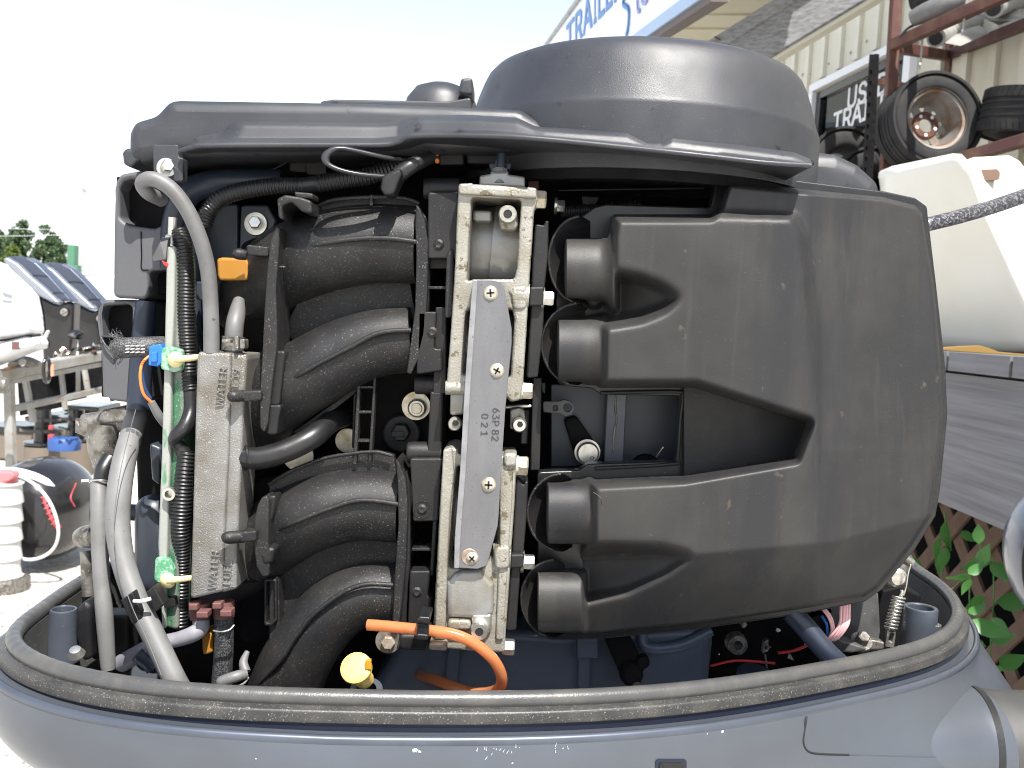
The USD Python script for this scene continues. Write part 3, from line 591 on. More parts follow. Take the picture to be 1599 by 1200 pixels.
# centre line (px, py, offset in depth), radii in picture units
runner([(392, 478, .07), (424, 440, .034), (466, 407, .010), (530, 388, 0), (590, 381, 0), (652, 383, 0)], [62, 63, 63, 62, 61, 60], [(448, 395, -.013), (480, 385, -.0255), (520, 378, -.0312), (565, 373, -.0318), (610, 373, -.0318), (650, 378, -.031)], .749, label='topmost intake runner with a strap shadow across it')
runner([(366, 694, .06), (398, 652, .028), (440, 612, .008), (490, 580, 0), (540, 553, 0), (590, 536, 0), (645, 530, 0)], [60, 60, 60, 58, 56, 53, 51], [(437, 602, -.018), (470, 584, -.0288), (500, 567, -.0305), (550, 541, -.0300), (580, 525, -.0294), (605, 518, -.0288), (642, 516, -.0278)], .749)
runner([(356, 904, .06), (394, 864, .026), (450, 822, .006), (500, 800, 0), (560, 789, 0), (625, 792, 0)], [58, 59, 59, 58, 56, 56], [(418, 834, -.016), (450, 820, -.0285), (500, 800, -.0308), (548, 784, -.0306), (580, 782, -.0304), (624, 788, -.0298)], .749)
runner([(430, 1130, .02), (445, 1075, .008), (468, 1022, .002), (500, 975, 0), (538, 942, 0), (575, 928, 0), (620, 928, 0)], [58, 58, 56, 54, 51, 49, 47], [(404, 1068, -.018), (437, 1032, -.0280), (462, 994, -.0288), (490, 960, -.0286), (535, 926, -.0277), (572, 913, -.0269), (616, 914, -.0260)], .749, label='lowest intake runner with a rust-orange sheen underneath')
# webs between runners
mp('runner_web', prism([(485, 430), (640, 432), (650, 500), (560, 505), (470, 540), (440, 520)], .757, .01, 1, 4), 'runner', 30)
mp('runner_web', prism([(430, 870), (480, 850), (560, 832), (625, 832), (616, 890), (540, 890), (470, 930), (430, 985)], .757, .01, 1, 4), 'runner', 30)
mp('runner_web', prism([(420, 905), (436, 905), (436, 1000), (420, 1020)], .74, .02, 1, 2), 'runner', 30)
mp('upper_rim', [tube([(492, 324, .742), (520, 313, .738), (560, 309, .735), (600, 308, .735), (632, 310, .735), (655, 318, .735)], 3.2, 8, 10), prism([(492, 322), (530, 312), (580, 307), (640, 308), (655, 318), (660, 345), (490, 345)], .742, .01, 1, 2), prism([(578, 304), (582, 304), (582, 322), (577, 322)], .733, .008, .4, .5)], 'runner', 40)
mp('lower_rim', [tube([(420, 757, .745), (450, 738, .742), (500, 718, .742), (540, 710, .742), (585, 706, .742), (612, 712, .742)], 3, 8, 10), prism([(420, 756), (470, 728), (520, 712), (585, 705), (615, 711), (620, 745), (480, 770), (420, 790)], .748, .01, 1, 2)], 'runner', 40)
# flange blades
def blade(pts, Y, d): return prism(pts, Y, d, 1.2, 2)
fb = mp('runner_flange', [blade([(650, 318), (656, 326), (664, 346), (669, 380), (668, 450), (664, 520), (654, 560), (641, 586), (635, 582), (640, 545), (648, 480), (650, 400), (648, 350)], .716, .05)], 'runner', 40)
mp('flange_edge', [blade([(659, 330), (668, 342), (674, 362), (671, 400), (670, 470), (664, 540), (650, 575), (660, 500), (664, 400)], .722, .05)], 'black', 40, None, fb)
fb = mp('runner_flange', [blade([(618, 716), (624, 724), (634, 750), (637, 790), (634, 880), (628, 940), (622, 985), (612, 985), (616, 900), (622, 820), (621, 760)], .716, .05)], 'runner', 40)
mp('flange_edge', [blade([(632, 732), (642, 752), (648, 768), (642, 800), (640, 880), (634, 985), (624, 985), (632, 880), (635, 790)], .722, .05)], 'black', 40, None, fb)
fin = mp('runner_fin', blade([(432, 353), (437, 358), (435, 400), (431, 450), (433, 520), (432, 545), (425, 600), (418, 662), (413, 677), (406, 668), (405, 620), (409, 560), (413, 480), (417, 420), (422, 375)], .713, .04), 'runner', 40)
mp('fin_peg', [prism([(420, 548), (447, 548), (444, 566), (436, 634), (420, 634)], .718, .03, 2, 3), prism([(416, 632), (441, 632), (436, 650), (432, 680), (416, 680)], .718, .03, 2, 3)], 'black', 40, None, fin)
mp('fin_peg', tube([(430, 417, .72), (446, 418, .72)], 2.5, 3, 8), 'runner', 40, None, fin)
mp('fin_peg', [tube([(361, 619, .706), (364, 619, .706), (380, 618, .712)], [8, 9.5, 9.5], 3, 20), prism([(378, 611), (408, 610), (408, 626), (380, 628)], .708, .012, 1.5, 2)], 'runner', 40, None, fin)
mp('fin_peg', [prism([(384, 382), (418, 386), (420, 401), (386, 398)], .725, .012, 1, 2), tube([(366, 398, .73), (372, 397, .73), (385, 399, .733)], [7, 9, 8], 3, 16)], 'runner', 40, None, fin)
fin = mp('runner_fin', blade([(408, 778), (416, 775), (420, 782), (419, 850), (421, 865), (420, 900), (410, 902), (400, 885), (396, 850), (398, 810), (402, 790)], .712, .04), 'runner', 40)
mp('fin_peg', [prism([(412, 776), (432, 773), (428, 800), (424, 815), (414, 812)], .718, .03, 2, 3), prism([(405, 866), (420, 854), (430, 858), (424, 880), (410, 885)], .711, .02, 3, 3)], 'black', 40, None, fin)
mp('fin_peg', [tube([(352, 841, .704), (356, 840, .704), (380, 838, .71)], [8, 10, 10], 3, 20), prism([(372, 832), (400, 829), (400, 846), (374, 848)], .705, .012, 1.5, 2)], 'runner', 40, None, fin)
# lump at the top left of the first runner
mps('runner_lug', [prism([(432, 310), (445, 304), (470, 308), (486, 314), (488, 336), (470, 330), (455, 316), (440, 322), (442, 345), (434, 338)], .706, .05, 2, 3), prism([(458, 299), (489, 302), (489, 311), (462, 309)], .708, .02, 1.5, 2)], 'runner', 40)
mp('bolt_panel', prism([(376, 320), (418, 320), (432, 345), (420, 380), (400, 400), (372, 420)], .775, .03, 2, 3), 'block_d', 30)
mp('panel_bolt', [bolt(400, 350, .772, (.1, -1, .1), 10, 8, 0), lathe([(0, .002), (.009, .002), (.0095, 0), (.0, 0)], P(400, 350, .774), FR, 26)], 'steel', 30)
# plenum behind the runners, on the left
mp('plenum', [prism([(372, 380), (420, 360), (470, 420), (440, 700), (370, 690)], .77, .06, 6, 10), prism([(372, 760), (430, 740), (480, 800), (430, 1000), (372, 1010)], .77, .06, 6, 10), tube([(372, 560, .765), (372, 690, .765)], 40, 4, 24), tube([(385, 800, .765), (382, 900, .765)], 42, 4, 24)], 'dark', 40)
mp('plenum_frame', [prism([(412, 905), (432, 905), (432, 970), (424, 978), (412, 978)], .735, .01, 1, 2, holes=([(416, 909), (428, 909), (428, 966), (422, 973), (416, 973)],))], 'black', 40)
mp('crankcase_vent_hose', tube([(372, 712, .725), (386, 715, .722), (410, 715, .722), (450, 703, .726), (490, 682, .735), (515, 660, .755), (540, 650, .78)], [15, 17, 18, 18, 18, 17, 16], 10, 24), 'rubber', 50, 'glossy black hose bending in below the second runner')
mp('hose_ring', [tube([(384+2*math.sin(a), 715+18*math.cos(a), .722-.008*math.sin(a)) for a in np.linspace(0, 2*math.pi, 18)], 2.2, 4, 8)], 'black', 50)
mp('washer', lathe([(0, .001), (.0125, .001), (.0125, -.001), (0, -.001)], P(466, 712, .778), FR, 30), 'bolt_y', 30)
mp('washer', lathe([(0, .002), (.010, .002), (.010, -.001), (0, -.001)], P(543, 688, .79), FR, 24), 'bolt_y', 30)
# middle: block face, large washer bolt, plug, ladder bracket
mp('block_face', prism([(585, 560), (700, 560), (690, 720), (560, 730), (545, 640)], .792, .03, 2, 4), 'dark', 30)
wb = mp('washer_bolt', lathe([(0, .0015), (.0115, .0015), (.0118, 0), (.0, -.001)], P(650, 634, .775), FR, 36), 'bolt_y', 30, 'bolt with a broad zinc washer between the runners')
mp('bolt_head', [lathe([(0, .007), (.0060, .007), (.0076, .005), (.0076, 0), (0, 0)], P(652, 637, .774), FR, 24), lathe([(.0045, .0072), (.0040, .0085), (0, .0085)], P(652, 637, .774), FR, 24)], 'bolt_y', 30, None, wb)
mp('drain_plug', [lathe([(0, .001), (.014, .001), (.0155, 0), (0, 0)], P(627, 677, .784), FR, 30), bolt(627, 674, .782, FR, 15, 9, 0), prism(rect(611, 674, 631, 683), .772, .005, .5, 1)], 'black', 30)
ld = mps('ladder_bracket', [prism([(558, 595), (563, 594), (557, 726), (551, 726)], .742, .010, .6, 1), prism([(584, 580), (588, 580), (580, 722), (575, 722)], .742, .010, .6, 1)], 'runner', 30)
mp('rung', prism(rect(558, 642, 585, 646), .743, .008, .4, .5), 'runner', 30, None, ld)
mp('rung', prism(rect(555, 687, 581, 691), .743, .008, .4, .5), 'runner', 30, None, ld)
mp('rung', prism(rect(560, 603, 586, 607), .743, .008, .4, .5), 'runner', 30, None, ld)
mp('bracket_web', prism([(455, 676), (560, 601), (566, 606), (470, 680)], .757, .01, 1, 1), 'runner', 30)
mp('bracket_web', prism([(552, 600), (557, 600), (553, 700), (549, 700)], .76, .02, 1, 1), 'black', 30)

# ---- black spacer column between the runners and the throttle bodies
sp = mp('intake_spacer', [prism(rect(668, 300, 716, 404), .716, .05, 1.5, 2), tube([(662, 296, .733), (668, 296, .733), (718, 296, .733)], [14, 16.5, 16.5], 4, 28), prism([(665, 400), (705, 400), (704, 420), (664, 420)], .73, .04, 1, 2),
    prism([(652, 487), (682, 487), (678, 545), (690, 545), (690, 580), (650, 585)], .716, .04, 1.5, 2), prism([(680, 480), (697, 480), (696, 615), (676, 615)], .722, .04, 1, 1),
    tube([(648, 601, .732), (654, 601, .732), (697, 601, .732)], [13, 15, 15], 4, 28), prism([(672, 612), (692, 612), (689, 708), (667, 708)], .722, .04, 1.5, 1)], 'black', 36, 'upper black spacer block beside the throttle bodies')
mp('slim_bar', prism([(697, 398), (702, 389), (709, 390), (707, 495), (694, 498)], .714, .03, 1.5, 3), 'runner', 30, None, sp)
mp('cross_rib', prism(rect(664, 447, 698, 452), .722, .02, .5, .5), 'runner', 30, None, sp)
mps('set_screw', [lathe([(.0, .0004), (.0022, .0012), (.0036, .0004), (.0040, 0), (0, -.001)], P(685, 382, .7155), FR, 18), lathe([(.0, .0004), (.0022, .0012), (.0034, .0004), (.0040, 0), (0, -.001)], P(675, 519, .7155), FR, 18)], 'runner', 30, None, sp)
sp = mp('intake_spacer', [tube([(636, 707, .730), (643, 707, .730), (690, 707, .730)], [14, 17, 17], 4, 28), prism([(640, 716), (690, 716), (684, 815), (645, 815)], .716, .05, 1.5, 2), prism([(676, 810), (683, 810), (676, 900), (671, 900)], .72, .04, 1, 1),
    prism([(640, 892), (672, 892), (668, 930), (674, 936), (672, 990), (636, 992)], .716, .05, 1.5, 2)], 'black', 36, 'lower black spacer block beside the throttle bodies')
mp('cross_rib', prism(rect(643, 856, 673, 861), .722, .02, .5, .5), 'runner', 30, None, sp)
mps('set_screw', [lathe([(.0, .0004), (.0022, .0012), (.0036, .0004), (.0040, 0), (0, -.001)], P(659, 796, .7155), FR, 18), lathe([(.0, .0004), (.0022, .0012), (.0034, .0004), (.0040, 0), (0, -.001)], P(651, 925, .7155), FR, 18), lathe([(.0064, .0003), (.0068, .0003), (.0068, -.001), (.0064, -.001)], P(659, 796, .7155), FR, 30)], 'runner', 30, None, sp)
# ---- throttle bodies (two pairs) with their bolts
X1 = (1, 0, .0)
tb = mp('throttle_body', prism([(716, 288), (733, 287), (838, 293), (840, 312), (834, 330), (831, 380), (826, 450), (822, 520), (817, 600), (812, 626), (797, 628), (770, 600), (728, 596), (726, 618), (698, 617), (697, 600), (702, 540), (707, 470), (711, 400), (713, 340)], .700, .05, 2.2, 2.5,
    holes=([(737, 308), (814, 312), (811, 360), (807, 420), (803, 436), (740, 436), (729, 440), (732, 380)], [(727, 488), (740, 476), (800, 484), (803, 500), (797, 590), (722, 586)])), 'cast', 40, 'upper pair of throttle bodies in corroded cast aluminium')
mp('top_bar', [prism([(716, 287), (738, 286), (740, 291), (822, 296), (824, 292), (838, 294), (838, 310), (716, 303)], .696, .02, 1.5, 2)], 'cast', 40, None, tb)
mps('bore', [tube([(730, 384, .762), (742, 384, .762), (812, 390, .762)], [52, 62, 62], 3, 48), tube([(770, 384, .757), (812, 388, .757)], [64, 64], 3, 48), prism([(738, 328), (768, 329), (768, 346), (738, 345)], .716, .03, 2, 3), prism([(737, 436), (808, 436), (802, 484), (733, 484)], .706, .04, 3, 4), tube([(726, 540, .762), (806, 540, .762)], [56, 56], 3, 48)], 'cast_in', 40, None, tb)
nip = mp('nipple', [prism([(779, 322), (796, 321), (808, 330), (810, 350), (806, 360), (780, 358)], .706, .03, 3, 4), lathe([(.0032, .010), (.0058, .010), (.0066, .0085), (.0066, -.004), (.003, -.004), (.0032, .010)], P(793, 337, .707), FR, 28)], 'cast', 40, None, tb)
mp('nipple_bore', lathe([(0, .0096), (.0033, .0096), (.0033, 0), (0, 0)], P(793, 337, .707), FR, 20), 'hole', False, None, nip)
mps('bolt_boss', [tube([(799, 462, .707), (802, 462, .707), (826, 464, .707)], [17, 20, 20], 4, 30), prism([(797, 448), (824, 446), (822, 484), (800, 484)], .698, .02, 2.5, 4)], 'cast', 40, None, tb)
mps('bolt_boss', [tube([(696, 606, .703), (730, 606, .703)], [11, 11], 3, 24)], 'cast', 40, None, tb)
mp('bolt_head', bolt(836, 312, .712, X1, 15, 8, 1.1), 'bolt_y', 30, None, tb)
mp('bolt_head', bolt(848, 466, .712, X1, 12, 8, 1.5), 'steel', 30, None, tb)
mp('bolt_head', bolt(815, 610, .710, X1, 14, 8, 1.0), 'bolt_y', 30, None, tb)
mp('lower_leg', prism([(703, 612), (728, 612), (724, 648), (702, 650)], .708, .02, 2, 3), 'cast_in', 40, None, tb)
al = mp('allen_screw', lathe([(0, .009), (.0042, .009), (.0050, .0078), (.0050, 0), (0, 0)], P(711, 661, .710), FR, 28), 'cast', 40, None, tb)
mp('hex_socket', hexhole(711, 661, .7004, 5), 'hole', False, None, al)
mp('torx_bracket', prism([(797, 640), (812, 637), (819, 642), (822, 670), (815, 674), (796, 670)], .716, .01, 1, 2), 'oily', 36)
mp('torx_screw', [lathe([(0, .007), (.0045, .007), (.0055, .005), (.0055, 0), (0, 0)], P(811, 663, .714), FR, 24)], 'steel', 30)
mp('torx_socket', hexhole(812, 663, .7068, 5), 'hole', False)
tb = mp('throttle_body', prism([(692, 703), (706, 698), (716, 703), (716, 708), (786, 712), (806, 712), (806, 728), (804, 780), (799, 852), (796, 900), (789, 1000), (788, 1020), (760, 1020), (676, 1012), (676, 985), (681, 900), (686, 800)], .700, .05, 2.2, 2.5,
    holes=([(713, 728), (782, 732), (776, 860), (752, 888), (700, 888), (706, 800)],)), 'cast', 40, 'lower pair of throttle bodies in corroded cast aluminium')
mps('bore', [tube([(703, 790, .762), (790, 790, .762)], [62, 62], 3, 48), tube([(712, 716, .715), (790, 719, .715)], [10, 10], 3, 24)], 'cast_in', 40, None, tb)
mp('float_dome', [prism([(709, 897), (725, 891), (750, 891), (772, 914), (770, 960), (762, 968), (698, 966), (697, 912)], .694, .02, 4, 4)], 'cast_in', 46, None, tb)
mp('side_rail', [prism([(692, 703), (706, 698), (709, 740), (703, 800), (699, 880), (695, 1000), (678, 1000), (682, 900), (687, 800)], .695, .02, 1.5, 2)], 'cast', 40, None, tb)
mps('lower_rail', [prism([(780, 712), (802, 712), (800, 780), (794, 860), (786, 1000), (774, 1000), (778, 900), (780, 850)], .697, .02, 1.5, 2), prism([(700, 968), (735, 970), (735, 985), (698, 984)], .692, .02, 2, 3), prism([(670, 1004), (698, 1004), (698, 1018), (670, 1016)], .690, .02, 2, 2)], 'cast', 40, None, tb)
nip = mp('nipple', [prism([(735, 958), (768, 958), (768, 984), (758, 996), (738, 990)], .694, .02, 2.5, 3), lathe([(.0031, .008), (.0058, .008), (.0066, .0065), (.0066, -.004), (.003, -.004), (.0031, .008)], P(749, 982, .694), FR, 28)], 'steel', 40, None, tb)
mp('nipple_bore', lathe([(0, .0076), (.0032, .0076), (.0032, 0), (0, 0)], P(749, 982, .694), FR, 20), 'hole', False, None, nip)
mps('bolt_boss', [tube([(770, 868, .707), (773, 868, .707), (797, 868, .707)], [17, 20, 20], 4, 30), prism([(770, 854), (797, 852), (795, 890), (772, 890)], .694, .02, 2.5, 4), prism([(786, 708), (808, 708), (806, 730), (786, 730)], .694, .02, 2.5, 3)], 'cast', 40, None, tb)
mp('bolt_head', bolt(808, 727, .708, X1, 16, 8, 1.0), 'bolt_y', 30, None, tb)
mp('bolt_head', bolt(816, 877, .712, X1, 12, 9, 1.5), 'steel', 30, None, tb)
mp('bolt_head', bolt(787, 1010, .710, X1, 13, 8, 1.0), 'steel', 30, None, tb)
# black adapter plates right of the throttle bodies
mp('adapter_plate', [prism([(836, 350), (850, 352), (851, 345), (857, 345), (856, 400), (851, 445), (848, 520), (840, 590), (822, 590), (828, 500), (832, 400)], .708, .06, 1.5, 2), prism([(827, 448), (850, 448), (848, 478), (825, 478)], .702, .04, 1.5, 2)], 'black', 36)
mp('adapter_plate', [prism([(806, 745), (818, 758), (819, 752), (825, 752), (823, 800), (818, 860), (812, 900), (806, 985), (790, 985), (796, 900), (800, 860)], .708, .06, 1.5, 2), prism([(797, 866), (819, 866), (817, 888), (796, 888)], .702, .04, 1.5, 2)], 'black', 36)
mps('linkage_plate', [prism([(832, 590), (846, 590), (843, 735), (828, 735)], .73, .05, 1, 1), prism([(816, 640), (828, 640), (824, 694), (813, 694)], .74, .01, 1, 1), prism([(843, 596), (852, 598), (851, 616), (846, 612)], .738, .01, 1, 1)], 'black', 36)
mp('linkage_rod', tube([(790, 636, .735), (830, 634, .735)], 3, 3, 10), 'steel', True)
# aluminium bar over the throttle bodies, with its stamped number
bar = mp('throttle_link_bar', prism([(741, 437), (772, 438), (782, 440), (788, 452), (799, 514), (799, 536), (789, 640), (781, 760), (779, 800), (777, 822), (760, 884), (745, 889), (712, 887), (713, 840), (721, 740), (729, 600), (736, 500)], .687, .0035, .5, 2.0), 'alu', 30, 'bare aluminium bar stamped 63P 82 021')
mp('bent_edge', prism([(738, 437), (746, 438), (742, 500), (735, 600), (727, 740), (719, 840), (717, 888), (709, 888), (710, 840), (718, 740), (726, 600), (733, 500)], .6855, .012, .5, 1), pbr('bright_plate_edge', (.27, .27, .28), .42, .5, (.19, .19, .20), 60, .4, .7, (.12, .07, .05), 500, .68), 30, None, bar)
for (x, y, r_) in ((766, 458, 11.5), (776, 579, 11.5), (763, 757, 12), (737, 872, 10.5)):
    s_ = mp('screw', screw(x, y, .6868, r_), 'bolt_y', 40, None, bar)
    mp('cross_slot', cross_recess(x, y, .6868, r_, .4+x), 'hole', False, None, s_)
mp('rust_ring', lathe([(0, .0004), (.0056, .0004), (.0062, 0), (0, 0)], P(733, 870, .6869), FR, 24), 'rusty', 30, None, bar)
_dn = P(764, 740, .6866)-P(768, 640, .6866); _dn /= np.linalg.norm(_dn); _rt = np.cross([0, -1, 0], _dn); _rt /= np.linalg.norm(_rt)
if _rt[0] < 0: _rt = -_rt
mps('stamped_number', [textm('63P 82', .0052, P(769.5, 636, .6868), _dn, _rt, .0003), textm('0 2 1', .0050, P(752, 645, .6868), _dn, _rt, .0003)], 'ink', False, None, bar)

# ---- fuel cooler with cast lettering
cl = mp('fuel_cooler', [prism([(309, 549), (322, 551), (361, 551), (357, 700), (352, 800), (347, 925), (296, 937), (298, 880), (303, 700), (307, 560)], .712, .04, 2.5, 3), prism([(358, 552), (384, 553), (386, 562), (380, 650), (375, 760), (370, 860), (369, 921), (342, 928), (350, 800), (354, 700)], .7145, .04, 3, 3)], 'cooler', 40, 'long sand-cast aluminium fuel cooler lettered WATER and FUEL')
_up = P(349, 575, .71)-P(343, 640, .71); _up /= np.linalg.norm(_up); _lf = np.cross([0, -1, 0], _up)
if _lf[0] > 0: _lf = -_lf
def cast_text(t, x, y, Y, h): return textm(t, h, P(x, y, Y), _up, _lf, .0017)
mps('cast_lettering', [cast_text('WATER', 350, 637, .7122, .0062), cast_text('WATER', 338, 921, .7122, .0062), cast_text('FUEL', 360, 914, .7147, .0056), cast_text('E 19', 373, 606, .7147, .0050)], 'cooler', False, None, cl)
mp('cooler_elbow', tube([(314, 968, .725), (313, 980, .724), (302, 990, .722), (280, 998, .722), (258, 1003, .722), (235, 1012, .726), (215, 1022, .735), (190, 1036, .745)], [13, 13, 13, 12, 12, 14, 14, 14], 10, 20), pbr('lilac_grey_hose', (.17, .165, .19), .55, 0, (.25, .25, .26), 40, .45, .7), 50, 'grey elbow hose under the fuel cooler')
for (x, y, k) in ((312, 952, 1), (349, 950, 0)):
    h_ = mp('hose_clamp', [tube([(x, y-11, .727), (x+1, y+14, .727)], [17, 16], 3, 24), prism(rect(x-18, y-8, x-4, y+2), .712, .01, 1, 1), prism(rect(x-6, y+4, x+12, y+14), .711, .01, 1, 1)], 'brown', 36)
mp('clamp_wire', tube([(333, 985, .71), (345, 987, .708), (358, 984, .709), (366, 976, .712)], 1.6, 6, 8), 'steel', True)
mp('fuel_hose_lower', tube([(349, 950, .73), (350, 1000, .73), (346, 1070, .735)], [15, 15, 16], 6, 20), 'mesh', 50, 'black braided hose below the fuel cooler')
# top hose and neighbours
mp('fuel_hose_upper', tube([(252, 312, .735), (232, 302, .715), (222, 288, .708), (232, 280, .705), (250, 284, .705), (272, 300, .706), (295, 333, .708), (314, 378, .712), (325, 425, .716), (329, 480, .718), (330, 530, .718), (330, 552, .718)], [11, 11, 11, 12, 12, 12, 12, 12, 12, 12, 12.5, 12.5], 10, 22), 'hose', 50, 'grey hose arching into the top of the fuel cooler')
mp('short_hose', tube([(373, 470, .745), (370, 490, .735), (366, 512, .728), (364, 550, .728)], [9, 13, 14, 14], 8, 20), 'hose', 50)
cp = mp('spring_clamp', [tube([(364, 526, .728), (363, 547, .728)], [17, 17], 3, 24), prism(rect(346, 530, 360, 536), .711, .006, .6, 1), prism(rect(366, 525, 372, 548), .7105, .006, .6, 1), prism(rect(374, 530, 382, 545), .712, .01, .6, 1)], 'oily', 36)
# fuel rail / wiring duct with chipped green paint
rail = mp('fuel_rail', [prism([(260, 384), (274, 384), (272, 480), (268, 560), (266, 700), (261, 850), (257, 985), (252, 975), (246, 850), (252, 700), (256, 550)], .722, .03, 2, 3), prism([(272, 386), (284, 388), (285, 480), (288, 540), (287, 680), (281, 800), (278, 985), (256, 980), (261, 850), (266, 700)], .7255, .03, 2.5, 3) if False else prism(rect(262, 900, 264, 902), .74, .01, .2, .2)], 'green', 40, 'slim rail covered in chipped green paint')
mp('rail_side', prism([(273, 386), (284, 388), (285, 480), (288, 540), (287, 680), (281, 800), (278, 985), (258, 980), (262, 850), (267, 700), (270, 540)], .7255, .03, 2.5, 3), 'green_d', 40, 'darker side of the rail with more green left', rail)
mp('rail_nut', [bolt(267, 384, .735, (0, 0, 1), 9, 8, 1.2), tube([(270, 340, .735), (268, 372, .735)], [7, 6], 3, 14)], 'steel', 30, None, rail)
for (pl, c_) in (([(252, 544), (262, 541), (283, 546), (285, 560), (283, 578), (272, 582), (250, 577)], (274, 562)), ([(242, 870), (262, 874), (271, 890), (271, 912), (264, 921), (252, 914), (240, 906)], (262, 907))):
    gc = mp('rail_clip', prism(pl, .716, .006, 1.2, 3), 'green2', 36)
    mp('clip_rivet', [lathe([(0, .004), (.004, .003), (.006, 0), (0, 0)], P(*c_, .7155), FR, 20), tube([(c_[0], c_[1], .714), (c_[0]+18, c_[1]-2, .714), (c_[0]+44, c_[1]-5, .720)], [6, 5, 4.5], 4, 12)], 'cream', 50, None, gc)
mp('rail_foot', prism([(255, 935), (272, 933), (274, 948), (256, 950)], .72, .02, 1, 1), 'black', 30)
mp('convoluted_tube', tube([(280, 360, .735), (286, 385, .732), (290, 430, .73), (290, 500, .73), (294, 570, .73), (297, 610, .73)], [13, 14, 14, 14, 13, 13], 10, 20, corr=(2.6, .13)), 'rubber', 60, 'ribbed black wiring tube beside the grey hose')
mp('tape_wrap', tube([(297, 612, .73), (298, 640, .728), (290, 665, .722), (276, 680, .719), (272, 690, .722), (284, 702, .726), (290, 716, .726)], [11, 11, 12, 11, 9, 11, 12], 8, 18), 'rubber', 60)
mp('convoluted_tube', tube([(292, 705, .726), (288, 740, .724), (284, 790, .724), (282, 830, .726), (284, 860, .73), (284, 900, .733), (282, 980, .735)], [14, 15, 16, 15, 13, 12, 12], 10, 20, corr=(2.8, .15)), 'rubber', 60, 'ribbed black wiring tube beside the fuel cooler')
mp('small_grommet', lathe([(.0030, .004), (.0048, .004), (.0052, 0), (0, 0)], P(266, 771, .720), FR, 22), 'steel', 36)
mp('sensor_cap', [hull(pts3([(238, 402, .735), (252, 372, .735), (268, 368, .735), (268, 410, .735), (240, 408, .735), (250, 380, .72), (262, 375, .72), (258, 405, .72)]))], 'hose', 30)
mp('red_tab', prism([(252, 407), (264, 412), (262, 418), (256, 414)], .722, .003, .3, .3), 'red', 30)
# blue plug and its wires
bp = mp('blue_plug', [prism([(232, 541), (250, 537), (254, 545), (252, 568), (246, 573), (231, 571)], .722, .015, 1.2, 1.5), prism([(236, 550), (245, 549), (245, 566), (235, 566)], .720, .01, .8, 1)], 'blue', 36, 'bright blue plug on the green rail')
mp('plug_wire', tube([(233, 556, .726), (222, 568, .722), (219, 590, .72), (224, 615, .722), (238, 630, .728)], 2.3, 8, 10), 'orange_w', True, None, bp)
mp('plug_wire', tube([(236, 552, .728), (226, 562, .726), (222, 580, .724), (226, 605, .726), (236, 624, .73)], 2.5, 8, 10), 'blue_w', True, None, bp)
mp('plug_boot', tube([(236, 628, .728), (250, 652, .733), (268, 672, .74)], [6, 7, 7], 5, 14), 'hose', 50, None, bp)
br = mp('braided_sleeve', tube([(180, 545, .728), (186, 544, .727), (205, 543, .727), (232, 542, .73), (256, 540, .738)], [12, 16, 16, 16, 15], 8, 24), 'mesh', 50, 'frayed black braided sleeve')
fr = []
for k in range(70):
    a = rng.uniform(0, 2*math.pi); x, y = 186+rng.uniform(-4, 8), 544+15*math.sin(a); fr.append(tube([(x, y, .727-.006*math.cos(a)), (x-rng.uniform(2, 9), y+rng.normal(0, 4)+5*math.sin(a), .727-.007*math.cos(a)), (x-rng.uniform(4, 14), y+rng.normal(0, 6)+8*math.sin(a), .727-.006*math.cos(a))], .45, 3, 4))
mp('frayed_thread', fr, 'mesh', False, None, br)
mp('frayed_thread', None or [tube([(212+8*k, 546+j*5, .7155), (218+8*k, 545+j*5, .7155)], .9, 2, 5) for k in range(-2, 2) for j in range(-1, 2)], pbr('pale_thread', (.5, .5, .5), .5), False, None, br)

# ---- electrics cover on the stern side (left), with its openings
ec = mp('electrics_cover', [prism([(180, 284), (188, 272), (214, 267), (276, 268), (275, 420), (232, 424), (232, 462), (224, 468), (176, 465), (177, 380), (178, 320)], .765, .10, 3, 5, holes=([(192, 283), (204, 280), (258, 280), (262, 300), (258, 350), (240, 357), (200, 352), (187, 340), (186, 296)],)),
    prism([(164, 468), (226, 469), (234, 474), (232, 520), (222, 632), (160, 624), (158, 560), (155, 505), (154, 490), (157, 474)], .770, .10, 2.5, 5, holes=([(160, 478), (206, 475), (205, 540), (178, 552), (162, 535), (157, 500)],))], 'ecover', 36, 'grey-black cover over the electrics with two openings')
mp('cover_back', [prism(rect(182, 276, 272, 460), .785, .05, 1, 1), prism(rect(158, 474, 226, 620), .785, .05, 1, 1)], 'dark', 30, None, ec)
mp('cover_seam_line', tube([(220, 362, .7645), (221, 400, .7645), (221, 420, .7645), (232, 422, .7645)], 1, 4, 6), 'dark', True, None, ec)
mp('cover_web', prism([(158, 524), (180, 525), (180, 528), (158, 527)], .768, .02, .5, .5), 'cover', 36, None, ec)
mp('cover_flange', [tube([(158, 528, .767), (165, 540, .766), (178, 554, .766)], 2, 6, 8)], 'cover', 50, None, ec)
mp('loom_tube', tube([(228, 470, .775), (220, 560, .775), (216, 640, .772)], [16, 17, 18], 8, 24), 'tube_blue', 50)
mp('cooling_hose', tube([(222, 560, .800), (219, 620, .790), (208, 668, .768), (194, 720, .742), (186, 770, .730), (184, 820, .724), (192, 875, .716), (210, 930, .708), (236, 985, .700), (268, 1052, .692), (280, 1075, .692)], [16, 17, 17, 18, 19, 19, 18, 18, 18, 18, 18], 12, 28), 'hose_l', 50, 'thick pale grey hose running down into the cowling')
mp('seam_line', tube([(212, 640, .7265), (196, 700, .7205), (184, 760, .7135), (178, 820, .7065), (184, 880, .6985), (203, 940, .6905), (232, 1005, .6825), (252, 1055, .675)], .7, 8, 6), 'hose', True)
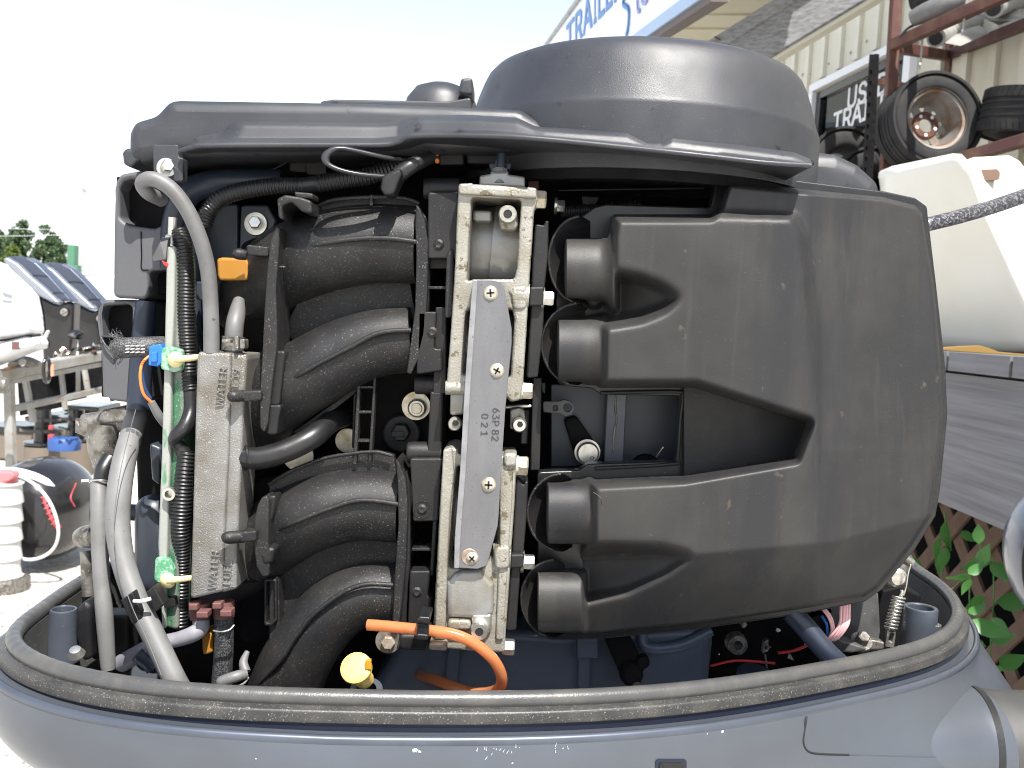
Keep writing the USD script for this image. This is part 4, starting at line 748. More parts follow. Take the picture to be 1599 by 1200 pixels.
kc = mps('hose_clip', [prism([(188, 938), (206, 925), (222, 955), (222, 966), (206, 976)], .694, .012, 1, 1), prism([(228, 925), (240, 915), (256, 945), (242, 957)], .696, .012, 1, 1)], 'black', 36)
mp('white_mark', tube([(209, 939, .6905), (222, 939, .6885), (236, 935, .690)], [3, 3.5, 3], 4, 8), 'white', True)
dh = mp('drain_hose', tube([(154, 752, .752), (155, 790, .746), (156, 850, .74), (159, 910, .735), (163, 960, .730), (168, 1030, .73), (169, 1045, .73)], [12, 13, 13, 13, 13.5, 12, 11], 10, 24), 'hose_l', 50, 'straight pale grey hose with a wire clamp at its top')
mp('wire_clamp', [tube([(140+14*(1-math.cos(a)), 753-3*math.sin(a), .752-.0072*math.sin(a)) for a in np.linspace(0, math.pi, 10)], 1.6, 3, 8), bolt(138, 752, .750, (-1, -.5, 0), 4, 5, 0)], 'steel', 40, None, dh)
mp('hose_stub', [tube([(158, 752, .755), (162, 735, .758), (172, 718, .765)], [12, 14, 15], 6, 20)], 'rubber', 50, None, dh)
stm = mp('starter_end', [tube([(131, 664, .79), (134, 664, .79), (165, 660, .79), (215, 656, .79)], [15, 18, 18, 18], 4, 28), tube([(162, 662, .785), (160, 690, .785), (163, 715, .785), (170, 745, .79)], [24, 23, 20, 14], 6, 28), prism([(139, 676), (146, 674), (150, 712), (156, 730), (148, 720), (141, 700)], .775, .03, 2, 3), prism([(158, 640), (198, 634), (204, 660), (150, 662)], .775, .03, 3, 4)], 'oily', 40, 'stained metal starter motor end')
mps('gasket_bits', [prism([(148, 622), (170, 620), (172, 628), (152, 628)], .77, .01, .5, 1)], 'white', 30)
mps('valve_body', [tube([(128, 840, .79), (136, 838, .785), (150, 838, .78)], [16, 18, 18], 4, 20), tube([(133, 860, .785), (138, 930, .785)], [8, 10], 4, 16)], 'oily', 40)
mps('blue_casting', [hull(np.vstack([trimesh.creation.icosphere(1, .016).vertices+P(x, y, .80) for x, y in ((240, 800), (245, 870), (240, 900), (262, 850))])), tube([(200, 800, .80), (228, 802, .80)], [13, 13], 3, 20), prism([(232, 690), (252, 700), (250, 760), (236, 750)], .80, .05, 3, 4)], 'block_d', 40)
# cups and pegs in the left corner of the pan
def cup(x, y, Y, r0, r1, L, mat, name, par=None, tilt=(0, 0, 1)):
    o = P(x, y, Y); a = r0*m_px(Y); b = r1*m_px(Y); L = L*m_px(Y)
    return mp(name, lathe([(a*.72, -L*.6), (a*.74, -.0008), (a*.80, 0), (a*.95, 0), (a, -.0012), (b, -L), (0, -L)], o, tilt, 40), mat, 40, None, par)
cup(99, 951, .735, 21, 26, 84, 'post', 'latch_post')
cup(134, 904, .80, 13, 15, 60, 'post', 'latch_post')
mp('black_guide', [prism([(118, 952), (132, 938), (142, 948), (142, 1030), (128, 1035), (116, 990)], .728, .03, 4, 5), prism([(140, 960), (200, 962), (200, 1025), (142, 1032)], .76, .02, 3, 3)], 'black', 40)
mp('guide_pin', lathe([(0, .006), (.004, .005), (.0065, 0), (0, 0)], P(119, 1022, .70), (0, -.5, 1), 20), 'steel', 40)
mp('knob', tube([(344, 1066, .70), (348, 1064, .699), (368, 1057, .70), (384, 1052, .705)], [7, 9, 9, 8], 5, 20), 'hose', 50)
mps('knob_rod', [tube([(362, 1075, .70), (380, 1068, .702), (388, 1058, .706)], 2, 5, 8), tube([(384, 1050, .706), (380, 1035, .71), (386, 1018, .716)], [8, 7, 4], 5, 14)], 'hose', 50)
mp('amber_connector', [prism([(338, 404), (347, 402), (384, 404), (388, 412), (387, 438), (342, 438), (339, 430)], .745, .02, 2, 3)], 'amber', 36, 'amber plastic connector')
mp('amber_connector', [prism([(314, 990), (332, 985), (332, 1020), (316, 1025)], .735, .02, 2, 3)], 'amber', 36, 'amber connector low beside the braided hose')
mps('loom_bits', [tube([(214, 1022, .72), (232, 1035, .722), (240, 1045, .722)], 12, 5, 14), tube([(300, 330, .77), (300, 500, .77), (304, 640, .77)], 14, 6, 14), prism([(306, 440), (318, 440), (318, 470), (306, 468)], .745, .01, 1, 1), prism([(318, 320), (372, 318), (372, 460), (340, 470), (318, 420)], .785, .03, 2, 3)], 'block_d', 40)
# loom along the top
mp('upper_loom', tube([(268, 420, .77), (272, 360, .77), (285, 315, .765), (310, 292, .765), (360, 284, .765), (440, 284, .768)], [18, 20, 20, 20, 19, 18], 8, 24), 'tube_blue', 50)
mp('convoluted_loom', tube([(318, 352, .744), (326, 330, .742), (345, 310, .740), (375, 299, .739), (410, 293, .738), (445, 290, .738), (478, 291, .738)], 13.5, 10, 22, corr=(2.7, .13)), 'rubber', 60, 'ribbed black loom arching under the flywheel cover')
mp('taped_loom', tube([(470, 291, .738), (500, 287, .738)], 13, 4, 20), 'rubber', 60)
mp('convoluted_loom', tube([(494, 288, .738), (530, 282, .738), (575, 275, .74), (620, 262, .745), (660, 250, .755)], 14.5, 10, 22, corr=(2.7, .13)), 'rubber', 60)
mp('strap_loop', tube([(640, 252, .725), (600, 246, .708), (560, 237, .701), (530, 232, .697), (514, 238, .695), (508, 248, .694), (514, 258, .694), (535, 267, .695), (565, 273, .698), (600, 276, .704), (612, 276, .708)], [6.5]*11, 12, 14, flat=((0.15, 0, 1), .55)), pbr('shiny_strap', (.03, .03, .032), .3), 60, 'loose black strap looping out below the flywheel cover')
mp('strap_clip', [prism([(596, 275), (612, 266), (626, 262), (628, 272), (614, 305), (600, 306), (593, 294)], .698, .02, 3, 4), tube([(620, 275, .712), (645, 258, .715), (672, 246, .725)], [13, 12, 10], 6, 20)], 'rubber', 50)
con = mp('sensor_connector', [prism([(670, 236), (690, 236), (690, 252), (670, 252)], .745, .02, 1, 1), prism([(686, 240), (724, 240), (724, 258), (686, 258)], .742, .02, 1.5, 2), prism([(726, 232), (805, 232), (805, 258), (728, 256)], .75, .03, 2, 2)], 'black', 36)
mps('red_seal', [lathe([(0, .002), (.0016, .002), (.002, 0), (0, 0)], P(683, 240, .744), FR, 12), lathe([(0, .002), (.0016, .002), (.002, 0), (0, 0)], P(683, 252, .744), FR, 12)], 'orange_w', 30, None, con)
mps('loom_connector', [prism([(452, 246), (478, 246), (478, 270), (452, 268)], .77, .02, 1, 2), prism([(476, 250), (510, 252), (510, 276), (478, 272)], .77, .02, 1, 2), tube([(418, 276, .765), (422, 268, .765), (440, 258, .765), (452, 251, .765)], 1.6, 5, 8)], 'black', 36)
ms = mp('map_sensor', [prism([(749, 274), (766, 271), (766, 268), (794, 268), (794, 272), (820, 276), (820, 294), (748, 290)], .715, .03, 2, 2), tube([(780, 268, .725), (780, 292, .72)], [13, 14], 3, 20)], 'cast_in', 36, 'sensor bolted above the throttle bodies')
mp('sensor_bolts', [bolt(781, 267, .726, (0, -.1, 1), 9, 8, 1.4), tube([(783, 240, .722), (783, 262, .722)], [6, 8], 3, 12), prism([(762, 254), (800, 254), (796, 266), (766, 266)], .728, .02, 1, 2)], 'tube_blue', 30, None, ms)
mp('brown_strip', prism(rect(824, 246, 841, 296), .78, .01, .5, 1), 'brown', 30)
mp('far_bolt', bolt(868, 322, .76, X1, 10, 7, 1.4), 'steel', 30)
mp('flywheel_teeth', [lathe([(.140, .012), (.147, .012), (.147, 0), (.140, 0), (.140, .012)], dc+np.array([0, 0, P(1000, 285, .72)[2]]), (0, 0, 1), 100)], 'dark', 30)
mps('belt', [prism([(930, 268), (1002, 266), (1002, 275), (930, 274)], .76, .01, .5, 1), prism([(872, 296), (1100, 292), (1100, 296), (872, 299)], .77, .01, .5, 1), prism([(908, 306), (936, 308), (930, 322), (910, 320)], .78, .01, .5, 1)], 'black', 30)
mp('convoluted_tube', tube([(875, 332, .765), (940, 328, .765), (1000, 322, .765)], 11, 8, 18, corr=(2.6, .2)), 'rubber', 60)

# ---- bottom: orange hose, dipstick, bolts
oh = mp('orange_hose', tube([(574, 976, .692), (600, 978, .690), (640, 982, .687), (680, 986, .684), (715, 993, .683), (745, 1008, .683), (770, 1030, .685), (783, 1055, .692), (780, 1074, .704), (762, 1082, .716), (735, 1082, .726), (705, 1072, .738), (680, 1062, .756), (662, 1057, .785), (650, 1053, .815)], 9, 12, 24), 'orange', 60, 'clear orange hose curling down from a black clip')
mp('hose_bore', tube([(573.4, 976, .692), (578, 976.5, .6915)], 5.5, 3, 16), 'red', 40, None, oh)
mps('hose_clip', [prism([(651, 966), (656, 963), (672, 965), (670, 976), (652, 974)], .674, .025, 1, 1.5), prism([(650, 990), (669, 992), (668, 1001), (650, 999)], .676, .03, 1, 1.5), prism([(652, 974), (670, 976), (669, 994), (650, 992)], .6768, .004, .6, 1)], 'rubber', 36)
rb = mp('rusty_bolt', [bolt(607, 1002, .722, FR, 11, 5, 0)], 'rusty', 30)
mp('washer', [lathe([(0, .001), (.0095, .001), (.0098, 0), (0, -.001)], P(606, 1001, .7225), FR, 30)], 'oily', 36, None, rb)
mp('spacer_base', prism([(622, 990), (670, 992), (668, 1018), (624, 1016)], .712, .04, 3, 4), 'black', 36)
dk = P(555, 1042, .675); ax = np.array([-.12, -.80, .60]); ax /= np.linalg.norm(ax)
dip = mp('dipstick_handle', [lathe([(0, .0), (.0090, 0), (.0112, -.0012), (.0116, -.003), (.0110, -.0060), (.0085, -.0075), (.0072, -.009), (.0070, -.030), (0, -.030)], dk, ax, 44)], 'yellow', 40, 'yellow round oil dipstick handle')
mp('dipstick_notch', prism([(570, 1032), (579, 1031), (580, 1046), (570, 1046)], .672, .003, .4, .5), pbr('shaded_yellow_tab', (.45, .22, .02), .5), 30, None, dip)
mp('dipstick_tube', [lathe([(.0075, .004), (.012, .004), (.013, 0), (.013, -.02), (0, -.02)], P(572, 1082, .70), (0, -.4, 1), 30)], 'trim', 36)

# ---- bow corner of the pan (right)
mp('blue_tube', tube([(1235, 955, .76), (1262, 985, .755), (1290, 1018, .75), (1312, 1040, .75)], [17, 17, 17, 18], 6, 24), 'tube_blue', 50, 'slanting blue-black tube under the air silencer')
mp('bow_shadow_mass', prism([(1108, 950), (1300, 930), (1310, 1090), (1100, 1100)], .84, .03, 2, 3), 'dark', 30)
mp('bow_bracket', [prism([(1258, 930), (1372, 925), (1376, 1000), (1340, 1020), (1290, 1010), (1262, 980)], .84, .02, 2, 3), prism([(1290, 985), (1302, 978), (1312, 1000), (1360, 1015), (1330, 1020), (1300, 1018)], .80, .02, 1.5, 2)], pbr('grimy_bracket', (.07, .07, .07), .5, 0, (.03, .028, .026), 40, .4, .65, (.2, .18, .15), 300, .66), 36)
mp('grommet_ring', [sweep(crom(np.array([P(1279+16*math.cos(a), 978+15*math.sin(a), .775) for a in np.linspace(0, 2*math.pi, 20)]), 3), .0016, 8), lathe([(0, .001), (.0075, .001), (.0075, 0), (0, 0)], P(1279, 978, .776), FR, 24)], 'dark', 50)
for k, (a, b) in enumerate(((1313, 1292), (1318, 1298), (1322, 1302), (1326, 1306))):
    mp('pink_wire', tube([(a, 925, .77), (a, 955, .765), (a-2, 975, .762), (b+6, 993, .765), (b-4, 1000, .772)], 2.4, 8, 10), 'pink_w', True)
for k in range(2):
    mp('pink_wire', tube([(1281+5*k, 948, .77), (1294+4*k, 965, .765), (1299+3*k, 985, .765), (1292+4*k, 1000, .77)], 2.0, 8, 10), 'pink_w', True)
mp('blue_wire', tube([(1283, 962, .772), (1291, 976, .768), (1292, 990, .77)], 2.2, 6, 10), 'blue', True)
sp_ = []
t_ = np.linspace(0, 1, 200)
c0, c1 = P(1404, 932, .84), P(1390, 984, .835); d_ = (c1-c0)/np.linalg.norm(c1-c0); s1 = np.cross(d_, [0, 1, 0]); s1 /= np.linalg.norm(s1); s2 = np.cross(d_, s1); A_ = t_*2*math.pi*10
coil = sweep(c0+(c1-c0)*t_[:, None]+.0052*(np.cos(A_)[:, None]*s1+np.sin(A_)[:, None]*s2), .00085, 8)
spr = mp('latch_spring', coil, 'steel', True, 'zinc coil spring at the bow corner')
mp('spring_hook', [tube([(1411, 930, .84), (1415, 915, .84), (1418, 895, .84), (1422, 882, .84)], 1.6, 6, 8), tube([(1408, 922, .84), (1407, 934, .84)], 3, 3, 8)], 'steel', True, None, spr)
mp('spring_link', [prism([(1386, 984), (1400, 985), (1396, 1012), (1382, 1010)], .832, .004, .5, 1, holes=([(1390, 989), (1397, 990), (1393, 1003), (1387, 1002)],))], 'oily', 30, None, spr)
mp('latch_lever', [prism([(1322, 1008), (1340, 1002), (1366, 1000), (1382, 1004), (1380, 1015), (1340, 1015), (1326, 1014)], .815, .01, 1.5, 2), bolt(1345, 1002, .814, (0, -.6, .8), 11, 8, 1.6)], 'oily', 36)
mp('latch_arm', [prism([(1378, 900), (1400, 888), (1412, 860), (1422, 855), (1424, 880), (1412, 905), (1404, 920), (1384, 920)], .86, .02, 2, 3), tube([(1408, 872, .85), (1424, 880, .85)], [7, 7], 3, 16)], 'oily', 36)
mp('latch_screw', [lathe([(0, .006), (.006, .006), (.0085, .004), (.009, 0), (0, 0)], P(1399, 901, .852), FR, 26)], 'steel', 36)
cup(1438, 948, .83, 26, 27, 78, 'post', 'latch_post')
cup(1457, 975, .825, 13, 13, 45, 'post', 'latch_post')
mp('post_dirt', lathe([(0, .001), (.006, .0005), (.0068, 0), (0, 0)], P(1457, 975, .825), (0, 0, 1), 14), 'oily', 36)
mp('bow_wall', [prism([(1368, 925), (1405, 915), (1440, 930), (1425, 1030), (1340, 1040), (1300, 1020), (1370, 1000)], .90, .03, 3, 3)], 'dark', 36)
for (x, y, s, Y, mt) in ((1217, 984, 7, .80, 'white'), (1259, 1003, 7, .80, 'white'), (1235, 1027, 7, .80, 'cast'), (1160, 975, 12, .79, 'oily'), (1200, 1010, 6, .79, 'oily'), (1268, 1047, 4, .76, 'cast'), (1290, 1043, 4, .76, 'cast'), (1123, 1022, 3, .79, 'white')):
    mp('small_fitting', hull(P(x, y, Y)+rng.normal(0, s*.35*m_px(Y), (12, 3))), mt, 30)
mp('small_fitting', [prism([(1193, 1003), (1201, 998), (1200, 1018), (1190, 1022)], .785, .006, 1, 1, holes=(circ(1196, 1012, 3, 8),)), tube([(1195, 1022, .785), (1197, 1040, .785), (1196, 1056, .785)], 1.5, 5, 6), lathe([(.004, .01), (.008, .01), (.009, 0), (0, 0)], P(1148, 1002, .785), FR, 16)], 'oily', 30)
mp('solenoid_can', [lathe([(0, .002), (.013, .002), (.0145, 0), (.0145, -.05), (0, -.05)], P(1178, 1052, .775), (0, -.2, 1), 30)], 'tube_blue', 36)
mps('red_lead', [tube([(1215, 1020, .80), (1240, 1016, .795), (1265, 1006, .79)], 2.4, 6, 8), tube([(1110, 1040, .80), (1150, 1032, .79), (1210, 1036, .79)], 2, 6, 8)], 'red', True)
mp('pressure_hose', tube([(1440, 355, .86), (1452, 350, .86), (1500, 338, .88), (1560, 320, .91), (1620, 298, .94), (1680, 270, .97)], 11, 10, 28), pbr('glossy_braided_hose', (.03, .03, .035), .3, 0, (.16, .16, .18), 420, .50, .56, None, bump=1.0, bscale=420), 50, 'black braided rigging hose leaving the bow side')
# ================================================================== the yard behind
g = trimesh.Trimesh([[-400, -30, 0], [400, -30, 0], [400, 900, 0], [-400, 900, 0]], [[0, 1, 2], [0, 2, 3]], process=False)
single('ground', g, M['ground'], 'pale sunlit gravel yard', 'ground', False, None, 'structure')
def bp_(t, name, mesh, mat, smooth=32, label=None): return part(t, name, mesh, M[mat] if isinstance(mat, str) else mat, smooth, label)
# ---- building: the wall recedes to the left
U = np.array([.15, -1, 0]); U /= np.linalg.norm(U); NW = np.array([-U[1], U[0], 0]); NW = NW if NW[0] < 0 else -NW   # NW looks out of the wall
W0 = P(1280, 150, 6.7)
def onw(px, py, out=0.0): return PP(px, py, W0+NW*out, NW)
def sz(px, py, out=0.0):
    w = onw(px, py, out); return np.array([(w-W0-NW*out)@U, w[2]])
def wpt(s, z, out=0): return W0+U*s+NW*out+np.array([0, 0, z-W0[2]])
def wbox(s0, s1, z0, z1, o0, o1):
    return hull([wpt(s, z, o) for s in (s0, s1) for z in (z0, z1) for o in (o0, o1)])
bld = thing('metal_building', 'cream metal-sided workshop with a lettered window behind the tyre rack', 'building', (2.4, 6, 0))
wl, wt = sz(1281, 145); wr, wt2 = sz(1428, 75); wz0 = wt-1.25
def wallp(s0, s1, z0, z1): return wbox(s0, s1, z0, z1, -.12, 0)
bp_(bld, 'wall', [wallp(-6, wl, .0, 5.5), wallp(wr, 7.2, 0, 5.5), wallp(wl, wr, wt, 5.5), wallp(wl, wr, 0, wz0)], 'cream_wall', False)
k = 0
for s in np.arange(-2.1, 4.4, .235):
    a, b = s, s+.055
    segs = [(0, 5.5)] if (b < wl-.08 or a > wr+.08) else [(wt+.09, 5.5)]
    for z0, z1 in segs:
        bp_(bld, 'siding_rib', wbox(a, b, z0, z1, .001, .026), 'cream_wall', False)
    k += 1
scw = []
for (x, y) in [(1253, 117), (1265, 116), (1294, 100), (1328, 83), (1353, 65), (1366, 63)]:
    w = onw(x, y, .004); bp_(bld, 'wall_screw', lathe([(0, .006), (.007, .004), (.009, 0), (0, 0)], w, NW, 10), 'galv', 30)
win = bp_(bld, 'window', [wbox(wl-.075, wr+.05, wt+.01, wt+.06, .003, .05), wbox(wl-.075, wl-.02, wz0, wt+.008, .003, .05), wbox(wr-.02, wr+.05, wz0, wt-.002, .003, .05)], 'frame_w', False, 'white framed window lettered USED TRAILER')
part(win, 'inner_frame', [wbox(wl-.012, wr-.022, wt-.05, wt-.004, -.02, .02), wbox(wl-.012, wl+.05, wz0, wt-.052, -.02, .02)], M['gloss'], False)
part(win, 'pane', wbox(wl+.05, wr-.024, wz0, wt-.052, -.012, -.006), M['pane'], False)
part(win, 'dim_room', [wbox(wl-.3, wr+.3, wz0-.3, wt+.3, -.62, -.6), wbox(wl+.25, wl+.8, wz0-.2, wz0+.55, -.5, -.4)], M['curtain'], False)
def wtext(t, px, py, h, out, par, mat, w=None):
    o = onw(px, py, out); m = textm(t, h, o, U, (0, 0, 1), .002, True)
    if w:
        e = onw(w, py, out); L = (e-o)@U; q = (m.vertices-o)@U; sc = L/q.max(); m.vertices = m.vertices+np.outer(q*(sc-1), U)
    return part(par, 'lettering', m, M[mat], False)
hz = sz(1322, 141)[1]-sz(1322, 172)[1]
wtext('USED', 1321, 172, hz*1.0, -.004, win, 'white', 1383)
wtext('TRAILER', 1299, 208, hz*.95, -.004, win, 'white', 1402)
# soffit, beam, gable sign
zs = EYE+1.9
sq = [PZ(x, y, zs) for x, y in ((985, 75), (1125, 75), (1330, -110), (1160, -110))]
sof = thing('porch_soffit', 'ribbed beige porch ceiling between the sign and the wooden beam', 'porch ceiling', sq[0])
e = np.array(sq); nrib = 7
bp_(sof, 'panel', hull(np.vstack([e, e+[0, 0, .05]])), 'soffit', False)
for i in range(nrib):
    t = (i+.5)/nrib; a, b = e[0]*(1-t)+e[3]*t, e[1]*(1-t)+e[2]*t
    bp_(sof, 'rib', beam(a+[0, 0, -.006], b+[0, 0, -.006], .012, .05), 'soffit', False)
bm = thing('wooden_beam', 'weathered grey wooden porch beam of two boards above the siding', 'beam', P(1200, 60, 5.2))
def vquad(c, t, d=(.02, .1, 0)): 
    q = np.array([P(x, y, Y) for x, y, Y in c]); d = np.array(d); d = d/np.linalg.norm(d)*t; return hull(np.vstack([q, q+d]))
nb = (.9, .45, 0)
bp_(bm, 'board', vquad([(1040, 132, 5.6), (1400, -96, 4.9), (1400, -32, 4.9), (1040, 186, 5.6)], .06, nb), 'wood_g', False)
bp_(bm, 'board', vquad([(1040, 106, 5.58), (1400, -122, 4.88), (1400, -99, 4.88), (1040, 129, 5.58)], .07, nb), 'wood_g', False)
bp_(bm, 'nail', [tube([(1116, 58, 5.4), (1124, 62, 5.38)], 1.5, 3, 6)], 'rust', True)
bp_(bm, 'wall_trim', vquad([(1040, 190, 5.63), (1400, -27, 4.92), (1400, -20, 4.92), (1040, 196, 5.63)], .05, nb), 'cream_wall', False)
sgn = thing('shop_sign', 'white shop sign with blue TRAILER lettering and script below, under the roof edge', 'sign', P(960, 40, 6))
c0, c1, c2, c3 = P(850, 164, 10), P(1110, -25, 3.41), P(1110, -283, 3.41), P(850, 76, 10)
SU, SV0, SV1 = c1-c0, c3-c0, c2-c1; SN = np.cross(SU, SV0); SN /= np.linalg.norm(SN)
if SN@(C-c0) < 0: SN = -SN
def sp3(t, v, out=0): return c0+SU*t+(SV0*(1-t)+SV1*t)*v+SN*out
def squad(t0, t1, v0, v1, o0, o1): return hull([sp3(t, v, o) for t in (t0, t1) for v in (v0, v1) for o in (o0, o1)])
bp_(sgn, 'board', squad(0, 1, .03, .97, -.05, 0), 'sign', False)
bp_(sgn, 'border', [squad(0, 1, -.06, .028, -.06, .012)], 'border', False)
bp_(sgn, 'border', [squad(0, 1, .972, 1.03, -.06, .02)], 'galv', False)
bp_(sgn, 'border', [squad(0, 1, -.11, -.062, -.06, .0)], 'eave', False)
def tof(px, v):
    a, b = 0.0, 1.0
    for _ in range(40):
        m_ = (a+b)/2; w = sp3(m_, v)-C; x = 799.5+F*(w@_r)/(w@_f); a, b = (m_, b) if x < px else (a, m_)
    return a
for ch, x0, x1 in (('T', 885, 897), ('R', 899, 910), ('A', 911, 926), ('I', 928, 932), ('L', 935, 945), ('E', 947, 957), ('R', 960, 975)):
    m = meshkit.text_mesh(ch, 1.0, .01, True); q = np.asarray(m.vertices); q = q-[q[:, 0].min(), 0, 0]; q[:, 0] /= q[:, 0].max(); q[:, 1] /= q[:, 1].max()
    t0, t1 = tof(x0, .7), tof(x1, .7)
    v = np.array([sp3(t0+(t1-t0)*a, .50+.38*b, .004+c*.2) for a, b, c in q]); bp_(sgn, 'letter', trimesh.Trimesh(v, m.faces, process=False), 'sign_blue', False)
def stroke(pts, r, mat, nm='script_letter'):
    q = crom(np.array([sp3(tof(x, v), v, .008) for x, v in pts]), 8); bp_(sgn, nm, sweep(q, r, 8, flat=(SN, .35)), mat, True)
stroke([(990, .40), (985, .455), (977, .45), (975, .39), (981, .33), (984, .27), (983, .16), (980, .08)], .014, 'sign_blue')
stroke([(996, .47), (997, .36), (998, .22), (1001, .20)], .012, 'sign_violet'); stroke([(990, .38), (1003, .36)], .009, 'sign_violet')
stroke([(1012, .33), (1006, .31), (1005, .25), (1010, .23), (1014, .27), (1012, .33)], .010, 'sign_violet')

# ---- tyre rack and what it carries
rk = thing('tyre_rack', 'rust-red welded steel rack against the cream wall', 'rack', P(1400, 200, 4.6))
def bar3(a, b, w, t=None): return beam(P(*a), P(*b), w, t or w)
bp_(rk, 'post', bar3((1403, -60, 4.45), (1379, 330, 4.45), .045), 'rust', False)
bp_(rk, 'post', bar3((1488, 60, 5.2), (1480, 250, 5.2), .055), 'rust', False)
bp_(rk, 'beam', bar3((1396, 70, 4.42), (1640, -40, 3.6), .05, .04), 'rust', False)
bp_(rk, 'beam', bar3((1480, 86, 5.2), (1680, 8, 4.1), .05, .04), 'rust', False)
bp_(rk, 'cross_bar', bar3((1402, 75, 4.46), (1482, 88, 5.2), .05, .04), 'rust', False)
bp_(rk, 'beam', bar3((1380, 283, 4.46), (1680, 196, 3.5), .045, .045), 'rust', False)
bp_(rk, 'beam', bar3((1480, 232, 5.2), (1680, 180, 4.3), .045, .045), 'rust', False)
bp_(rk, 'cross_bar', bar3((1372, 128, 4.7), (1420, 136, 5.3), .03, .03), 'rust', False)
def torus_tyre(c, axis, R, r, w, name, label, group=None, rim=True, treads=True):
    t = thing(name, label, 'tyre', c, group); ax = np.asarray(axis, float); ax /= np.linalg.norm(ax)
    pr = []
    for a in np.linspace(-math.pi, math.pi, 37):
        x = math.copysign(abs(math.cos(a))**.6, math.cos(a)); y = math.copysign(abs(math.sin(a))**.6, math.sin(a)); pr.append((R-r+r*x, w/2*y))
    if treads:
        m = lathe(pr, c, ax, 120)
        q = np.asarray(m.vertices)-c; h = q@ax; rad = np.linalg.norm(q-np.outer(h, ax), axis=1)
        bp_(t, 'carcass', m, 'tyre', 40)
        u = np.cross(ax, [0, 0, 1.0]); u /= np.linalg.norm(u); v = np.cross(ax, u); gs = []
        for k in range(-2, 3):
            gs.append(lathe([(R-.004, -.005), (R+.0035, -.004), (R+.0035, .004), (R-.004, .005), (R-.004, -.005)], c+ax*k*w*.17+ax*w*.085*0, ax, 80))
        for q_ in gs: bp_(t, 'tread_rib', q_, 'tyre', 40)
        lugs = []
        for k in range(56):
            a = 2*math.pi*k/56; d = u*math.cos(a)+v*math.sin(a); e_ = np.cross(ax, d)
            for s_ in (-1, 1):
                o = c+d*(R-.002)+ax*s_*w*.40; lugs.append(hull([o+d*i*.006+e_*(j*.012+l*.006*s_)+ax*l*.022 for i in (-1, 1) for j in (-1, 1) for l in (-1, 1)]))
        bp_(t, 'tread_lugs', lugs, 'tyre', False)
    if rim:
        Rr = R-2*r; wd = w*.5
        rm = bp_(t, 'rim', lathe([(Rr+.012, wd*.96), (Rr+.016, wd*.84), (Rr-.004, wd*.80), (Rr-.014, wd*.3), (Rr-.03, -wd*.35), (Rr*.92-.03, -wd*.45), (Rr-.018, -wd*.5), (Rr-.0, wd*.3), (Rr+.012, wd*.96)], c, ax, 72), 'rim', 40)
        u = np.cross(ax, [0, 0, 1.0]); u /= np.linalg.norm(u); v = np.cross(ax, u)
        zc = -wd*.30; ro, ri = Rr-.022, Rr*.40
        outer = [(ro*math.cos(a), ro*math.sin(a)) for a in np.linspace(0, 2*math.pi, 64, endpoint=False)]
        holes = [[(Rr*.25*math.cos(a), Rr*.25*math.sin(a)) for a in np.linspace(0, 2*math.pi, 28, endpoint=False)]]
        for k in range(8):
            a = 2*math.pi*k/8+.2; rr_ = ro*.79; holes.append([(rr_*math.cos(a)+p*math.cos(a)-q*math.sin(a), rr_*math.sin(a)+p*math.sin(a)+q*math.cos(a)) for p, q in ((-.016, -.006), (.016, -.020), (.021, 0), (.016, .020), (-.016, .006))])
        f3 = lambda q, d: c+ax*(zc-d)+q[:, :1]*u+q[:, 1:]*v
        part(rm, 'spoke_disc', slab([np.array(outer)]+[np.array(h) for h in holes], .006, .0015, f3), M['rim'], 30)
        part(rm, 'hub_ring', lathe([(Rr*.26, .002), (Rr*.26, .012), (Rr*.44, .009), (Rr*.50, .001)], c+ax*zc, ax, 40), M['rust'], 30)
        for k in range(5):
            a = 2*math.pi*k/5+.3; part(rm, 'stud_hole', lathe([(0, .0115), (.008, .0110), (0, .008)], c+ax*(zc+.0012)+(u*math.cos(a)+v*math.sin(a))*Rr*.36, ax, 12), M['white'], 30)
    return t
torus_tyre(P(1449, 194, 4.35), (.10, -1, .12), .205, .040, .17, 'spare_wheel', 'mounted trailer tyre with a rusty spoked rim standing on the rack')
torus_tyre(P(1625, 186, 4.2), (.12, -.10, 1), .24, .05, .17, 'spare_wheel', 'bare tread-forward tyre at the right edge of the rack', None, False)
torus_tyre(P(1312, 263, 4.9), (.1, -1, .12), .185, .05, .16, 'spare_wheel', 'dark tyre below the window behind the flywheel cover', None, False)
torus_tyre(P(1352, 300, 4.75), (.15, -1, .1), .20, .05, .16, 'spare_wheel', 'dark tyre half hidden behind the slotted upright', None, False)
up_ = thing('shelf_upright', 'black slotted steel shelf upright in front of the window', 'shelf upright', P(1360, 170, 4.3))
A_, B_ = P(1366, 84, 4.3), P(1350, 320, 4.3); dv = (B_-A_)
sl = []
cols = [[], []]
outl = [(1358, 85), (1366, 85), (1353, 320), (1344, 320)]
def lr(f, x): # along the upright f, across x
    a = np.array([1358, 85])+(np.array([1344, 320])-[1358, 85])*f; b = np.array([1366, 85])+(np.array([1353, 320])-[1366, 85])*f; return tuple(a+(b-a)*x)
holes = []
for k in range(13):
    f = .03+k*.072; holes.append([lr(f, .25), lr(f+.006, .75), lr(f+.034, .65), lr(f+.03, .3)])
bp_(up_, 'front_face', prism(outl, 4.3, .004, 0, .3, holes=holes), 'dark', False)
outl2 = [(1366.5, 84), (1373, 85), (1361, 320), (1353.5, 320)]
h2 = []
for k in range(16):
    f = .02+k*.06; a = np.array([1366.5, 85])+(np.array([1353.5, 320])-[1366.5, 85])*f; h2.append([tuple(a+[2.5, 0]), tuple(a+[4.8, .4]), tuple(a+[4.6, 4.6]), tuple(a+[2.3, 4.2])])
